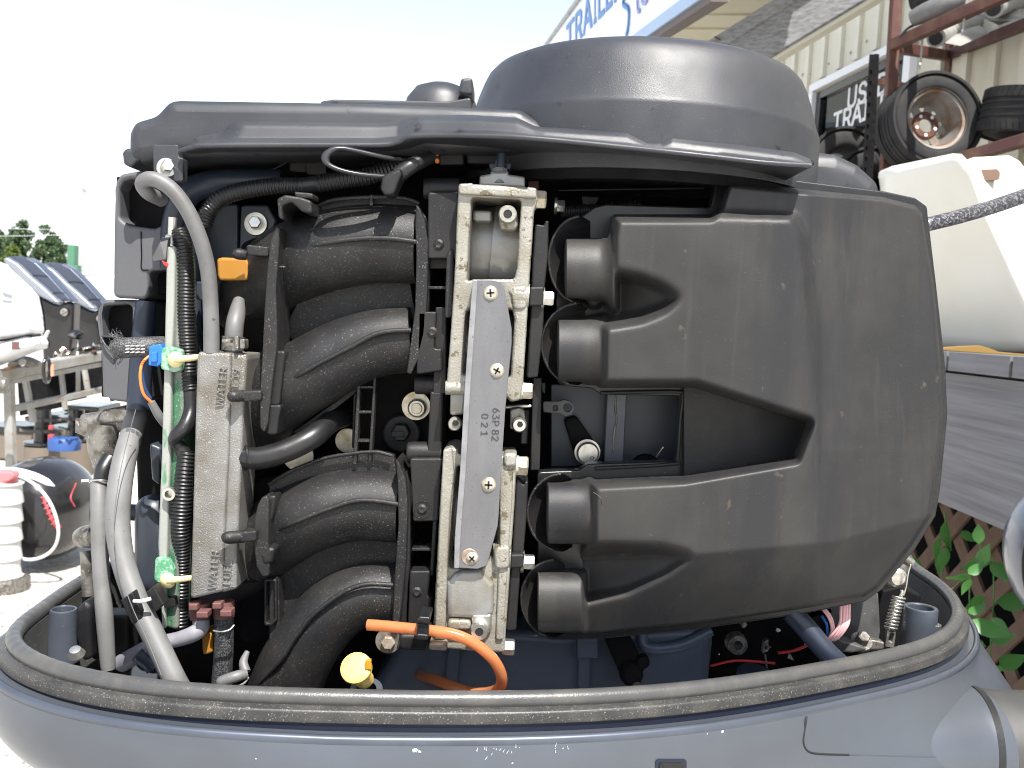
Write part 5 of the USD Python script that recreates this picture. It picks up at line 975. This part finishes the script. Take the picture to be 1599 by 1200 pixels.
bp_(up_, 'side_face', prism(outl2, 4.302, .004, 0, .3, holes=h2), 'dark', False)
bp_(up_, 'back_web', prism([(1358, 86), (1371, 86), (1359, 320), (1345, 320)], 4.34, .004, 0, .3), 'dark', False)
jk = thing('trailer_jack', 'grey tubular trailer jacks lying on the top shelf of the rack', 'trailer jack', P(1500, 60, 4.5))
bp_(jk, 'jack_tube', tube([(1462, 60, 4.4), (1500, 44, 4.8), (1540, 28, 5.1)], [14, 14, 14], 4, 20), 'galv', 40)
bp_(jk, 'tube_mouth', lathe([(0, .001), (.03, .001), (.03, -.002), (0, -.002)], P(1461, 60.5, 4.39), P(1462, 60, 4.4)-P(1500, 44, 4.8), 20), 'hole', False)
bp_(jk, 'jack_tube', tube([(1552, 14, 4.2), (1590, 0, 4.6), (1640, -15, 5.0)], [14, 14, 14], 4, 20), 'galv', 40)
bp_(jk, 'tube_mouth', lathe([(0, .001), (.03, .001), (.03, -.002), (0, -.002)], P(1551, 14.5, 4.19), P(1552, 14, 4.2)-P(1590, 0, 4.6), 20), 'hole', False)
for q_ in [hull(pts3([(1468, 66, 4.4), (1500, 72, 4.4), (1545, 52, 4.6), (1530, 40, 4.7), (1490, 50, 4.7)])), hull(pts3([(1520, 22, 4.5), (1560, 40, 4.4), (1599, 26, 4.3), (1580, 5, 4.6)]))]: bp_(jk, 'mount_plate', q_, 'galv', 30)
sh = thing('bumper_piece', 'grey padded bumper piece lying on the top shelf', 'bumper', P(1450, 20, 4.2))
bp_(sh, 'pad', tube([(1424, 30, 4.3), (1450, 18, 4.25), (1480, 6, 4.2), (1500, -6, 4.2)], [12, 15, 15, 14], 6, 20), 'hose', 50)
bp_(sh, 'dark_roll', tube([(1425, 2, 4.4), (1450, -4, 4.4), (1490, -14, 4.4)], [14, 19, 19], 6, 20), 'tyre', 50)
bp_(sh, 'lever', tube([(1404, 60, 4.3), (1422, 42, 4.3), (1470, 25, 4.3)], [1.6, 2, 2], 5, 8), 'gloss', True)
for (a, b, lb) in (((1443, 24, 4.3), (1437, 107, 4.3), 'hanging flat steel strap nearer the rack post'), ((1510, -10, 4.0), (1503, 55, 4.0), 'shorter hanging flat steel strap between the jack tubes')):
    s_ = thing('hanging_strap', lb, 'strap', P(*a)); bp_(s_, 'strip', beam(P(*a), P(*b), .014, .004, (0, 1, 0)), 'galv', False)
    bp_(s_, 'rivet', lathe([(0, .002), (.004, .001), (.005, 0), (0, 0)], P(b[0], b[1]-7, b[2]-.012), FR, 12), 'white', 30)
# ---- deck, tank
XD = P(1580, 700, 1.9)[0]
def dq(px, py): return PP(px, py, (XD, 0, 0), np.array([1.0, 0, 0]))
dk_ = thing('wooden_deck', 'weathered grey wooden deck edge below the white tank', 'deck', (XD, 2.2, 0))
zt = EYE-.012; zb = dq(1580, 835)[2]; z1 = dq(1540, 589)[2]
def dbox(x0, x1, y0, y1, z0, z1): return trimesh.creation.box(bounds=[[x0, y0, z0], [x1, y1, z1]])
y = 1.2
for k in range(16):
    w = .14; bp_(dk_, 'deck_board', dbox(XD-.02+.004*rng.random(), XD+2.2, y, y+w-.006, zt-.042, zt), 'wood', False); y += w
hgt = (z1-zb)
bp_(dk_, 'skirt_board', dbox(XD, XD+.04, 1.0, 3.4, zb+.002, zb+hgt-.001), 'wood', False)
bp_(dk_, 'rim_joist', dbox(XD+.04, XD+.08, 1.0, 3.4, zb+.02, zt-.045), 'wood', False)
tk = thing('plastic_tank', 'white poly tank with a moulded handle standing on the deck', 'tank', P(1500, 500, 2.45))
tp = [(1380, 276), (1384, 266), (1392, 260), (1488, 240), (1502, 241), (1512, 252), (1520, 246), (1576, 243), (1592, 252), (1610, 276), (1680, 420), (1680, 556), (1550, 552), (1470, 545), (1385, 538)]
gy_, gx_ = np.mgrid[230:570, 1370:1700].astype(float)
pgt = Polygon(tp); dd = np.where(shapely.contains_xy(pgt, gx_, gy_), shapely.distance(shapely.points(gx_, gy_), pgt.exterior), 0)
rx = np.interp(gy_, [240, 330, 470, 560], [1503, 1535, 1600, 1640]); dx = gx_-rx
ht = np.where(dx < 0, dx*.0021, -dx*.0016); ht = ndimage.gaussian_filter(ht, 5)
ht += -.05*(1-np.sqrt(1-(1-np.clip(dd/22, 0, 1))**2)); slot = ((np.abs(gx_-1544)/18)**4+(np.abs(gy_-272.5)/9)**4 < 1)
ht = ht-.0*slot
tk_m = relief(tp, ht, 1370, 230, lambda x: 2.25+0*np.asarray(x, float), 2.62, 2.5)
bp_(tk, 'shell', tk_m, 'tank', 50)
bp_(tk, 'handle_recess', prism([(1526, 265), (1558, 264), (1562, 270), (1561, 281), (1533, 283)], lambda x: 2.281+.0*np.asarray(x, float), .05, 1, 6), pbr('recess_brown', (.16, .10, .07), .5), 30)
bp_(tk, 'foot_stain', prism([(1468, 547), (1468, 543), (1500, 541), (1530, 540), (1545, 544), (1560, 550), (1610, 554), (1610, 557)], 2.235, .01, 1, 4), 'yellow' if False else pbr('amber_residue', (.22, .13, .03), .5), 30)
# ---- lattice with vines
la = thing('lattice_panel', 'brown diagonal wooden lattice under the deck', 'lattice', P(1500, 900, 2.2))
LA, LB = P(1380, 930, 2.75), P(1640, 930, 2.05); LU = LB-LA; LU[2] = 0; Lw = np.linalg.norm(LU); LU /= Lw; LN = np.cross(LU, [0, 0, 1.0]); LN = LN if LN[1] < 0 else -LN
def lpt(s, z, o=0): return np.array([LA[0], LA[1], 0])+LU*s+np.array([0, 0, z])+LN*o
zlo, zhi = .15, zb+.01
pitch_ = .155
for sgn_, off in ((1, 0.0), (-1, .012)):
    for k in range(-12, 20):
        s0 = k*pitch_; a = np.array([s0, zlo]); b = np.array([s0+sgn_*(zhi-zlo)*1.0, zhi])
        # clip to the panel width
        def cl(p, q):
            lo, hi = 0, 1
            for lim, s in ((-.12, 1), (Lw+.35, -1)):
                d = (q[0]-p[0])
                if d*s > 0: lo = max(lo, (lim-p[0])/d)
                else: hi = min(hi, (lim-p[0])/d)
            return (p+(q-p)*lo, p+(q-p)*hi) if hi-lo > .05 else None
        c_ = cl(a, b)
        if c_ is None: continue
        bp_(la, 'slat', beam(lpt(c_[0][0], c_[0][1], -off), lpt(c_[1][0], c_[1][1], -off), .040, .009, LN if False else np.cross(LN, (lpt(*c_[1])-lpt(*c_[0])))), 'lattice', False)
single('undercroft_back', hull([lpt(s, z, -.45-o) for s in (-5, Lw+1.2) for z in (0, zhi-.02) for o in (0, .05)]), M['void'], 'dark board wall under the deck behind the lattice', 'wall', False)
vn = thing('vine', 'green leafy vine growing through the brown lattice', 'vine', P(1510, 950, 2.1))
def leaf(c, L, ang, tilt, yaw, w=.42):
    n = 7; t = np.linspace(0, 1, n); hw = w*L*np.sin(np.pi*t**.8)*(1-.25*t); hw[0] = hw[-1] = 0
    V = [];
    for i in range(n):
        y = -.18*L*t[i]**2
        V += [(t[i]*L, y*.6, 0), (t[i]*L, y+.10*L*(hw[i]/L), hw[i]*.5), (t[i]*L, y+.10*L*(hw[i]/L), -hw[i]*.5)]
    V = np.array(V); f = []
    for i in range(n-1):
        a, b = 3*i, 3*i+3; f += [[a, b, b+1], [a, b+1, a+1], [a, a+2, b+2], [a, b+2, b]]
    R1 = trimesh.transformations.rotation_matrix(tilt, [1, 0, 0])[:3, :3]; R2 = trimesh.transformations.rotation_matrix(yaw, [0, 0, 1])[:3, :3]; R3 = trimesh.transformations.rotation_matrix(-ang, [0, 1, 0])[:3, :3]
    return trimesh.Trimesh(V@R1.T@R3.T@R2.T+c, f, process=False)
D = math.radians
# (px, py of the stalk, length px, direction in the picture, tilt, depth)
LV = [(1515, 905, 46, 170, -.9, 1.95), (1512, 897, 34, 30, -.8, 1.95), (1512, 903, 36, 205, -.9, 1.94), (1517, 905, 30, 240, -.8, 1.94), (1528, 850, 34, 95, -.4, 1.96), (1530, 885, 40, 75, -.5, 1.97),
      (1517, 968, 62, -22, -.9, 1.9), (1516, 970, 36, 250, -.8, 1.9), (1510, 960, 30, 140, -.8, 1.91), (1512, 958, 34, 20, -.9, 1.92), (1520, 978, 46, 275, -.6, 1.89), (1500, 950, 24, 175, -.9, 1.92), (1505, 965, 28, 160, -.7, 1.93),
      (1475, 815, 46, 280, -.4, 2.2), (1470, 840, 40, 250, -.4, 2.2), (1425, 870, 44, 300, -.5, 2.35), (1428, 890, 44, 290, -.3, 2.35), (1480, 855, 44, 250, -.2, 2.2), (1550, 875, 50, 200, -.3, 2.1), (1545, 880, 44, 330, -.3, 2.1),
      (1555, 940, 60, 10, -.5, 2.1), (1540, 935, 44, 200, -.4, 2.1), (1548, 965, 36, -40, -.5, 2.05), (1560, 1040, 50, 15, -.6, 2.05), (1570, 1046, 44, 190, -.6, 2.05), (1540, 1010, 46, 180, -.4, 2.1), (1545, 1000, 40, 20, -.4, 2.1), (1570, 910, 30, 80, -.4, 2.1), (1500, 830, 30, 330, -.3, 2.2)]
for k_, (x, y, L, a, ti, Y) in enumerate(LV):
    if k_ < 13: Y -= .16
    bp_(vn, 'leaf', leaf(P(x, y, Y), L*m_px(Y), D(a), ti+rng.normal(0, .15), rng.normal(0, .25), .60), 'leaf', 50)
for q_ in [tube([(1515, 1010, 1.98), (1518, 975, 1.9), (1514, 940, 1.95), (1516, 900, 1.95), (1530, 860, 1.97), (1528, 840, 1.97)], 1.2, 6, 6), tube([(1545, 1060, 2.1), (1548, 980, 2.08), (1552, 930, 2.1), (1550, 870, 2.1)], 1.2, 6, 6), tube([(1470, 900, 2.25), (1478, 850, 2.2), (1475, 800, 2.2)], 1.2, 6, 6)]: bp_(vn, 'stem', q_, 'leaf', True)
gc_ = thing('grey_cowling', 'blue-grey engine cowling cut off by the right edge', 'engine cowling', P(1690, 870, 1.2))
bp_(gc_, 'shell', (lambda m: m)(trimesh.Trimesh(trimesh.creation.icosphere(4).vertices*np.array([.085, .12, .105])+P(1694, 868, 1.2), trimesh.creation.icosphere(4).faces)), 'silver', True)
bp_(gc_, 'edge_band', sweep(np.array([P(1694, 868, 1.2)+np.array([.0865*math.cos(a), -.02, .107*math.sin(a)]) for a in np.linspace(0, 2*math.pi, 60)]), .004, 8), 'rubber', True)

# ---- trees, pole, wires (left, far)
def tree(px, py_top, py_bot, Y, rw, label, mat, n=4200):
    top, bot = P(px, py_top, Y), P(px, py_bot, Y); t = thing('tree', label, 'tree', (top[0], Y, 0), 'trees beyond the yard'); h = top[2]
    bp_(t, 'trunk', lathe([(.22, 0), (.16, h*.4), (.05, h*.66), (0, h*.7)], (top[0], Y, 0), (0, 0, 1), 10), 'bark', 40)
    V, Fc = [], []; R_ = rw*m_px(Y); cl = [q_/np.linalg.norm(q_)*rng.random()**.4*.85 for q_ in rng.normal(0, 1, (34, 3))]
    zc = h*.66; hz_ = h*.36
    for i in range(n):
        c_ = cl[rng.integers(len(cl))]; d = rng.normal(0, 1, 3); d /= np.linalg.norm(d); q = np.array([top[0], Y, zc])+np.clip(c_, -.8, .8)*[R_, R_, hz_]+d*.34*R_*rng.random()**.4
        if q[2] > h: q[2] = h-rng.random()*.4
        s = rng.uniform(.10, .24)*R_*.75; a, b = rng.normal(0, 1, 3), rng.normal(0, 1, 3); a /= np.linalg.norm(a); b = np.cross(a, b); b /= np.linalg.norm(b)
        k = len(V); V += [q-a*s, q+b*s*.5, q+a*s, q-b*s*.5]; Fc += [[k, k+1, k+2], [k, k+2, k+3]]
    bp_(t, 'crown', trimesh.Trimesh(V, Fc, process=False), mat, False)
tree(28, 334, 440, 45, 26, 'tall leafy tree with the highest crown beyond the yard', 'tree')
tree(70, 348, 440, 42, 26, 'rounded dark tree beyond the yard next to the green post', 'tree')
tree(92, 372, 440, 40, 18, 'lower bushy tree beyond the yard behind the silver cowlings', 'tree')
tree(-12, 348, 440, 46, 26, 'tree cut off by the left edge of the photo', 'tree')
tree(18, 378, 440, 38, 24, 'yellow-green bush in front of the far trees', 'tree2')
for (x0, y0, x1, y1, lb) in ((-40, 355, 95, 359, 'upper pale wire crossing the far trees'), (-40, 369, 110, 367, 'lower pale wire crossing the far trees')):
    w = thing('overhead_wire', lb, 'wire', P(0, y0, 36)); bp_(w, 'cable', tube([(x0, y0, 36), ((x0+x1)/2, (y0+y1)/2+.6, 36), (x1, y1, 36), (185, y1+1, 36)], .32, 6, 6), 'white', True)
pl = thing('utility_pole', 'thin pale mast rising behind the yard', 'pole', P(130, 440, 60)*[1, 1, 0]); bp_(pl, 'shaft', tube([(128, 470, 60), (130, 360, 60), (133, 290, 60)], [.9, .8, .5], 4, 8), 'galv', True); bp_(pl, 'fitting', hull(P(132, 296, 60)+rng.normal(0, .12, (10, 3))), 'galv', False)
gp = thing('green_post', 'pale green square post in front of the far trees', 'post', P(112, 440, 30)*[1, 1, 0]); bp_(gp, 'shaft', dbox(P(105, 400, 30)[0], P(116, 400, 30)[0], 30, 30.3, 0, P(110, 383, 30)[2]), 'greenpost', False); bp_(gp, 'step', dbox(P(116.2, 400, 30)[0], P(121, 400, 30)[0], 30, 30.3, 0, P(118, 414, 30)[2]), 'greenpost', False)
van = thing('white_van', 'far white van almost lost in the glare', 'van', P(145, 450, 26)*[1, 1, 0])
vx0, vx1 = P(122, 440, 26)[0], P(172, 440, 26)[0]; zt_ = P(145, 424, 26)[2]
bp_(van, 'body', rbox(((vx0+vx1)/2, 27, zt_/2+.1), (vx1-vx0, 2, zt_-.3), .12), 'white', 40)
bp_(van, 'windscreen', prism([(127, 430), (134, 425), (150, 425), (152, 431)], 25.98, .03, 2, 3), pbr('van_glass', (.35, .42, .48), .1), 30)
single('white_wall', hull([(x, yy, z) for x in (-40, -9) for yy in (70, 71) for z in (0, 2.6)]), M['white'], 'long low white building far beyond the yard', 'building', False)
# ---- boats' engines and stand on the left
so_label = ['silver and black outboard motor nearer the white one', 'silver and black outboard motor hidden behind the electrics cover']
for k, ox in enumerate((0, 56)):
    Yk = 6.4+.5*k; t = thing('silver_outboard', so_label[k], 'outboard motor', P(80+ox, 480, Yk)); oy = 10*k
    q = lambda pl: [(x+ox, y+oy) for x, y in pl]
    bp_(t, 'top_panel', prism(q([(6, 402), (24, 400), (42, 402), (56, 410), (76, 430), (94, 450), (114, 472), (106, 470), (94, 471), (86, 466), (66, 447), (46, 430), (28, 412)]), Yk, .10, 14, 10), 'silver', 40)
    bp_(t, 'side_panel', prism(q([(4, 404), (10, 402), (28, 413), (46, 431), (66, 448), (86, 467), (94, 472), (90, 474), (80, 472), (60, 462), (30, 440), (10, 418)]), Yk-.05, .08, 14, 8), 'silver_l', 40)
    for q_ in [tube([(x+ox, y+oy, Yk-.004) for x, y in pl], .5, 5, 6) for pl in ([(45, 431), (60, 430), (75, 432)], [(79, 459), (90, 457), (101, 458)])]: bp_(t, 'panel_gap', q_, 'hole', True)
    bp_(t, 'body', prism(q([(58, 461), (80, 473), (90, 476), (104, 471), (115, 474), (113, 520), (108, 556), (66, 562), (64, 520)]), Yk+.02, .10, 20, 12), 'gloss', 40)
    bp_(t, 'badge', lathe([(.012, .004), (.024, .004), (.026, 0), (0, 0)], P(100+ox, 488+oy, Yk-.0), FR, 20), 'galv', 30)
    bp_(t, 'badge', tube([(95+ox, 491+oy, Yk-.01), (105+ox, 485+oy, Yk-.01)], .9, 3, 6), 'galv', True)
    if not k: bp_(t, 'water_outlet', [tube([(112, 523, 6.3), (122, 523, 6.2), (124, 524, 6.19)], [7, 7.5, 7], 3, 16)], 'gloss', 40); bp_(t, 'outlet_hole', lathe([(0, .002), (.02, .002), (.02, 0), (0, 0)], P(125, 524, 6.185), (.4, -1, 0), 16), 'hole', False)
wo = thing('white_outboard', 'white outboard motor cowling at the left edge', 'outboard motor', P(20, 480, 5.0))
gyw, gxw = np.mgrid[380:600, -70:90].astype(float)
wpl = [(-60, 402), (-26, 404), (-6, 412), (8, 426), (34, 450), (44, 462), (50, 490), (53, 520), (36, 525), (0, 529), (-60, 533)]
def domed(pl, r, d, x0=-70, y0=380):
    pg = Polygon(pl); gg = (gxw, gyw); ds = np.where(shapely.contains_xy(pg, *gg), shapely.distance(shapely.points(*gg), pg.exterior), 0)
    return ndimage.gaussian_filter(d*np.sqrt(1-(1-np.clip(ds/r, 0, 1))**2), 1)
bp_(wo, 'cowl', relief(wpl, domed(wpl, 22, .10), -70, 380, lambda x: 5.0+0*np.asarray(x, float), 5.10, 2.0), 'white', 50)
wl2 = [(-60, 538), (0, 535), (20, 530), (40, 525), (54, 527), (60, 536), (58, 545), (36, 552), (0, 566), (-60, 590)]
bp_(wo, 'lower_cowl', relief(wl2, domed(wl2, 14, .08), -70, 380, lambda x: 5.0+0*np.asarray(x, float), 5.10, 2.0), 'white', 50)
bp_(wo, 'dark_latch', prism(rect(18, 534, 29, 546), 4.915, .02, 1, 2), 'brown', 30)
bp_(wo, 'seam', tube([(-60, 536, 5.0), (0, 532, 4.99), (64, 523, 4.99)], 2, 6, 8), 'hole', True)
bp_(wo, 'trim_tab', prism([(66, 528), (73, 516), (75, 518), (70, 530)], 4.98, .02, 1, 1), 'white', 30)
for q_ in [prism([(2, 456), (18, 460), (20, 466), (6, 463)], 4.897, .006, .5, 1), prism([(3, 468), (19, 470), (18, 473), (5, 472)], 4.897, .006, .5, 1)]: bp_(wo, 'flash_decal', q_, 'silver_l', 30)
# ---- steel stand with clutter
stn = thing('steel_stand', 'welded grey steel stand with a wooden-edged top, loaded with engine parts', 'stand', P(20, 700, 5.2)*[1, 1, 0])
def sb3(a, b, w, t=None): return beam(P(*a), P(*b), w, t or w)
bp_(stn, 'top_rail', sb3((-20, 590, 4.9), (172, 553, 6.1), .055, .05), 'galv', False)
bp_(stn, 'top_rail', sb3((-20, 602, 4.92), (172, 565, 6.12), .03, .05), 'galv', False)
bp_(stn, 'lower_rail', sb3((14, 640, 5.2), (172, 606, 6.1), .035, .03), 'galv', False)
bp_(stn, 'leg', sb3((14, 590, 5.15), (20, 822, 5.15), .045), 'galv', False)
bp_(stn, 'brace', sb3((40, 595, 5.4), (52, 660, 5.4), .03), 'galv', False)
bp_(stn, 'brace', sb3((122, 575, 5.8), (122, 615, 5.8), .02), 'galv', False)
bp_(stn, 'brace', sb3((96, 585, 6.6), (102, 640, 6.6), .03), 'galv', False)
bp_(stn, 'brace', sb3((132, 578, 6.6), (138, 615, 6.6), .03), 'galv', False)
bp_(stn, 'end_plug', tube([(-6, 602, 4.85), (8, 602, 4.84), (12, 602, 4.84)], [13, 13, 11], 3, 20), 'oily', 40)
for q_ in [sb3((8, 576, 5.0), (30, 572, 5.2), .012), sb3((100, 563, 5.7), (150, 554, 6.0), .012)]: bp_(stn, 'rust_edge', q_, M['rusto'], False)
cl_l = ['rounded grey casting with a shiny cap on the stand', 'dark ring-shaped part hooked on the front of the stand', 'heap of small shiny engine fittings on the stand']
a1 = thing('engine_casting', cl_l[0], 'engine part', P(40, 568, 5.2)); bp_(a1, 'shell', tube([(14, 572, 5.2), (26, 566, 5.2), (44, 566, 5.2), (62, 568, 5.2)], [4, 8, 9, 4], 6, 16), 'oily', 40); bp_(a1, 'cap', lathe([(0, .012), (.018, .010), (.022, 0), (0, 0)], P(35, 567, 5.12), (0, -1, .5), 20), 'steel', 40)
a2 = thing('rubber_ring', cl_l[1], 'ring', P(73, 578, 5.1)); bp_(a2, 'ring', sweep(np.array([P(73+5*math.cos(a), 578+19*math.sin(a), 5.1+.04*math.cos(a)) for a in np.linspace(0, 2*math.pi, 30)]), .010, 10), 'gloss', True); bp_(a2, 'orange_tag', prism([(79, 570), (83, 569), (83, 588), (79, 588)], 5.1, .01, .5, 1), pbr('salmon_tag', (.7, .3, .2), .5), 30)
a3 = thing('loose_fittings', cl_l[2], 'engine parts', P(110, 558, 5.8))
for k in range(34):
    x = rng.uniform(82, 158); y = 560-.11*(x-80)-rng.uniform(2, 12); s = rng.uniform(2, 5)*m_px(5.8); o = P(x, y, 5.8+rng.normal(0, .1))
    bp_(a3, 'fitting', hull(o+rng.normal(0, s*.55, (12, 3))) if rng.random() < .6 else tube([(x-4, y+1, 5.8), (x+6, y-1, 5.85)], rng.uniform(1, 2.2), 3, 10), ['steel', 'dark', 'oily', 'gloss', 'rust', 'bolt_y'][rng.integers(6)], 30)
bk = thing('parts_backdrop', 'dark row of engine brackets standing behind the steel stand', 'engine parts', P(110, 610, 6.6))
for q_ in [prism([(26, 590), (70, 580), (78, 640), (30, 650)], 6.5, .2, 10, 8), prism([(88, 578), (118, 574), (116, 625), (92, 630)], 6.8, .2, 10, 8), prism([(126, 574), (165, 568), (165, 606), (130, 612)], 6.8, .2, 10, 8)]: bp_(bk, 'bracket_block', q_, 'dark', 30)
for (cx, lb, Y) in ((66, 'stack of dark tyres and drums standing under the stand, nearer the leg', 6.2), (118, 'taller stack of dark drums under the stand beside the starter motor', 6.6)):
    t = thing('drum_stack', lb, 'drums', P(cx, 700, Y)*[1, 1, 0]); z0 = 0
    o = P(cx, 700, Y)*[1, 1, 0]; ztop = P(cx, 640, Y)[2]; R_ = 26*m_px(Y)
    bp_(t, 'drum', lathe([(0, ztop*.52), (R_*1.0, ztop*.52), (R_*1.0, 0), (0, 0)], o, (0, 0, 1), 30), pbr('shaded_card_brown' if cx < 80 else 'shaded_card_tan', (.16, .13, .10), .7), 30)
    for zz, rr in ((.54, 1.05), (.72, 1.25), (.86, 1.0)): bp_(t, 'rim', lathe([(0, .02), (R_*rr, .018), (R_*rr, 0), (0, 0)], o+[0, 0, ztop*zz], (0, 0, 1), 30), 'gloss', 30)
    bp_(t, 'hub', lathe([(0, ztop*.46), (R_*.45, ztop*.46), (R_*.5, 0), (0, 0)], o+[0, 0, ztop*.54], (0, 0, 1), 24), 'gloss', 30)
for (x0, x1, y0, y1, Yb_, lb) in ((24, 62, 668, 722, 6.9, 'tan storage box under the stand nearest the leg'), (66, 100, 650, 712, 7.2, 'tan storage box under the stand in the middle'), (104, 150, 636, 700, 7.4, 'tan storage box under the stand behind the starter motor'), (-30, 12, 668, 742, 7.0, 'tan storage box at the left edge beyond the stand leg')):
    bx_ = thing('storage_box', lb, 'box', P((x0+x1)/2, y1, Yb_)*[1, 1, 0]); a_, b_ = P(x0, y0, Yb_), P(x1, y1, Yb_)
    bp_(bx_, 'body', rbox(((a_[0]+b_[0])/2, Yb_+.2, a_[2]/2-.01), (b_[0]-a_[0], .4, a_[2]-.04), .015), M['boxtan'], 40); bp_(bx_, 'lid', rbox(((a_[0]+b_[0])/2, Yb_+.2, a_[2]-.01), (b_[0]-a_[0]+.03, .43, .05), .012), 'gloss', 40)
rg = thing('red_lamp', 'small bright red lamp between the drum stacks', 'lamp', P(80, 675, 6.1))
for q_ in [rbox(P(80, 668, 6.1), (.028, .03, .03), .006), rbox(P(80, 684, 6.1), (.036, .03, .045), .006)]: bp_(rg, 'lens', q_, 'redglow', 40)
bt = thing('blue_tub', 'blue tub lid lying under the stand', 'tub', P(100, 690, 6.0)); bp_(bt, 'lid', [lathe([(0, .03), (.085, .025), (.10, 0), (.10, -.05), (0, -.05)], P(101, 690, 6.1), (0, 0, 1), 30)], pbr('blue_tub_plastic', (.03, .08, .25), .5), 40)
# ---- black cowling lying on the ground
bc = thing('black_cowling', 'glossy black engine cowling with white flash lying on the gravel', 'engine cowling', P(75, 800, 4.3))
def sup(c, r, n=4, e=.75):
    s = trimesh.creation.icosphere(n); v = s.vertices; v = np.sign(v)*np.abs(v)**e; return trimesh.Trimesh(np.asarray(c)+v*np.asarray(r), s.faces, process=False)
cc = P(73, 792, 4.35); Rx, Rz = 68*m_px(4.35), 78*m_px(4.35)
bcm = sup((0, 0, 0), (1, 1, 1), 5, .78)
def shape(v):   # the cowling: wide end to the left, tapering to the right and down
    v = np.asarray(v, float).copy(); t = np.clip(v[:, 0], -1, 1); v[:, 2] *= 1-.16*np.clip(t, 0, 1)**2; v[:, 2] -= .10*np.clip(t, 0, 1); return v*np.array([Rx, .26, Rz])+cc
bcm.vertices = shape(bcm.vertices); bp_(bc, 'shell', bcm, 'gloss', True)
def on_shell(x, z, k=1.008):
    X, Z = (x-73)/68, (792-z)/78; Z = (Z+.10*max(X, 0))/(1-.16*max(X, 0)**2); p = lambda u: abs(u)**(1/.78)
    yy = max(1-p(X)**2-p(Z)**2, 0)**.5; q = np.array([[X, -yy**.78, Z]]); return (shape(q)[0]-cc)*k+cc
st_ = [(12, 737), (35, 728), (60, 727), (85, 731), (102, 738), (113, 744)]
q = crom(np.array([on_shell(x, y+2) for x, y in st_]), 8); L_ = len(q)
bp_(bc, 'white_flash', sweep(q, np.interp(np.arange(L_), [0, L_*.4, L_*.8, L_-1], [.016, .022, .018, .003]), 12, flat=((0, -1, .2), .35)), 'white', True)
marks = []
for k in range(6):
    x, y = 106+k*3.0, 763+k*8; marks.append(sweep(crom(np.array([on_shell(x+a, y+b, 1.006) for a, b in ((-4, -2), (1, -3), (-1, 1), (5, 0), (0, 4), (6, 3))]), 4), .0035, 6))
for q_ in marks: bp_(bc, 'red_script', q_, 'redglow', True)
bp_(bc, 'red_stripe', sweep(crom(np.array([on_shell(x, y, 1.006) for x, y in ((127, 748), (131, 765), (136, 780))]), 6), .004, 6), 'redglow', True)
bp_(bc, 'lip', sweep(np.array([shape(np.array([[.985*math.cos(a), .02, .985*math.sin(a)]]))[0] for a in np.linspace(0, 2*math.pi, 60)]), .006, 8), 'rubber', True)
wh = thing('white_hose', 'white hose looping over the black cowling', 'hose', P(60, 790, 4.0))
bp_(wh, 'hose', tube([(16, 741, 4.02), (40, 748, 3.98), (62, 764, 3.96), (78, 785, 3.96), (88, 810, 3.97), (91, 835, 3.98), (84, 856, 4.0), (66, 870, 4.0), (40, 874, 4.0), (20, 862, 4.02), (4, 845, 4.05)], 2.6, 10, 12), 'white', True)
jar = thing('ribbed_canister', 'pale ribbed plastic canister with a red cap at the left edge', 'canister', P(6, 900, 3.95)*[1, 1, 0])
o = P(3, 905, 3.95)*[1, 1, 0]; zt2 = P(3, 752, 3.95)[2]; R_ = 27*m_px(3.95); pr = [(0, 0), (R_*1.45, 0), (R_*1.5, .04), (R_*1.1, .06)]
for k in range(5): zz = .06+(zt2-.06)*k/5; dz_ = (zt2-.06)/5; pr += [(R_*1.04, zz+.01), (R_*.98, zz+dz_*.5), (R_*.95, zz+dz_*.85), (R_*1.07, zz+dz_*.9), (R_*1.07, zz+dz_*.98)]
pr += [(0, zt2)]
bp_(jar, 'body', lathe(pr, o, (0, 0, 1), 40), pbr('milky_plastic', (.55, .55, .53), .4), 40)
bp_(jar, 'red_cap', [lathe([(0, .05), (R_*.5, .045), (R_*.75, .0), (0, 0)], o+[0, 0, zt2], (0, 0, 1), 30), prism([(-20, 738), (18, 738), (22, 745), (12, 752), (-20, 758)], 3.9, .05, 5, 8)], pbr('faded_red_cap', (.55, .16, .17), .5), 30)
bp_(jar, 'base_band', lathe([(R_*1.2, .06), (R_*1.52, .045), (R_*1.55, 0), (0, 0)], o, (0, 0, 1), 40), 'oily', 40)
# stones in the gravel near enough to be told apart
pts_ = []
sm = []
for k in range(260):
    x, y = rng.uniform(-60, 190), rng.uniform(880, 1230); w = PZ(x, y, 0); s = rng.uniform(.004, .012); sm.append(hull(w+rng.normal(0, s*.6, (9, 3))*[1, 1, .6]+[0, 0, s*.2]))
single('loose_stones', sm, M['ground'], 'small loose stones scattered on the pale gravel', 'stones', False, None, 'stuff')
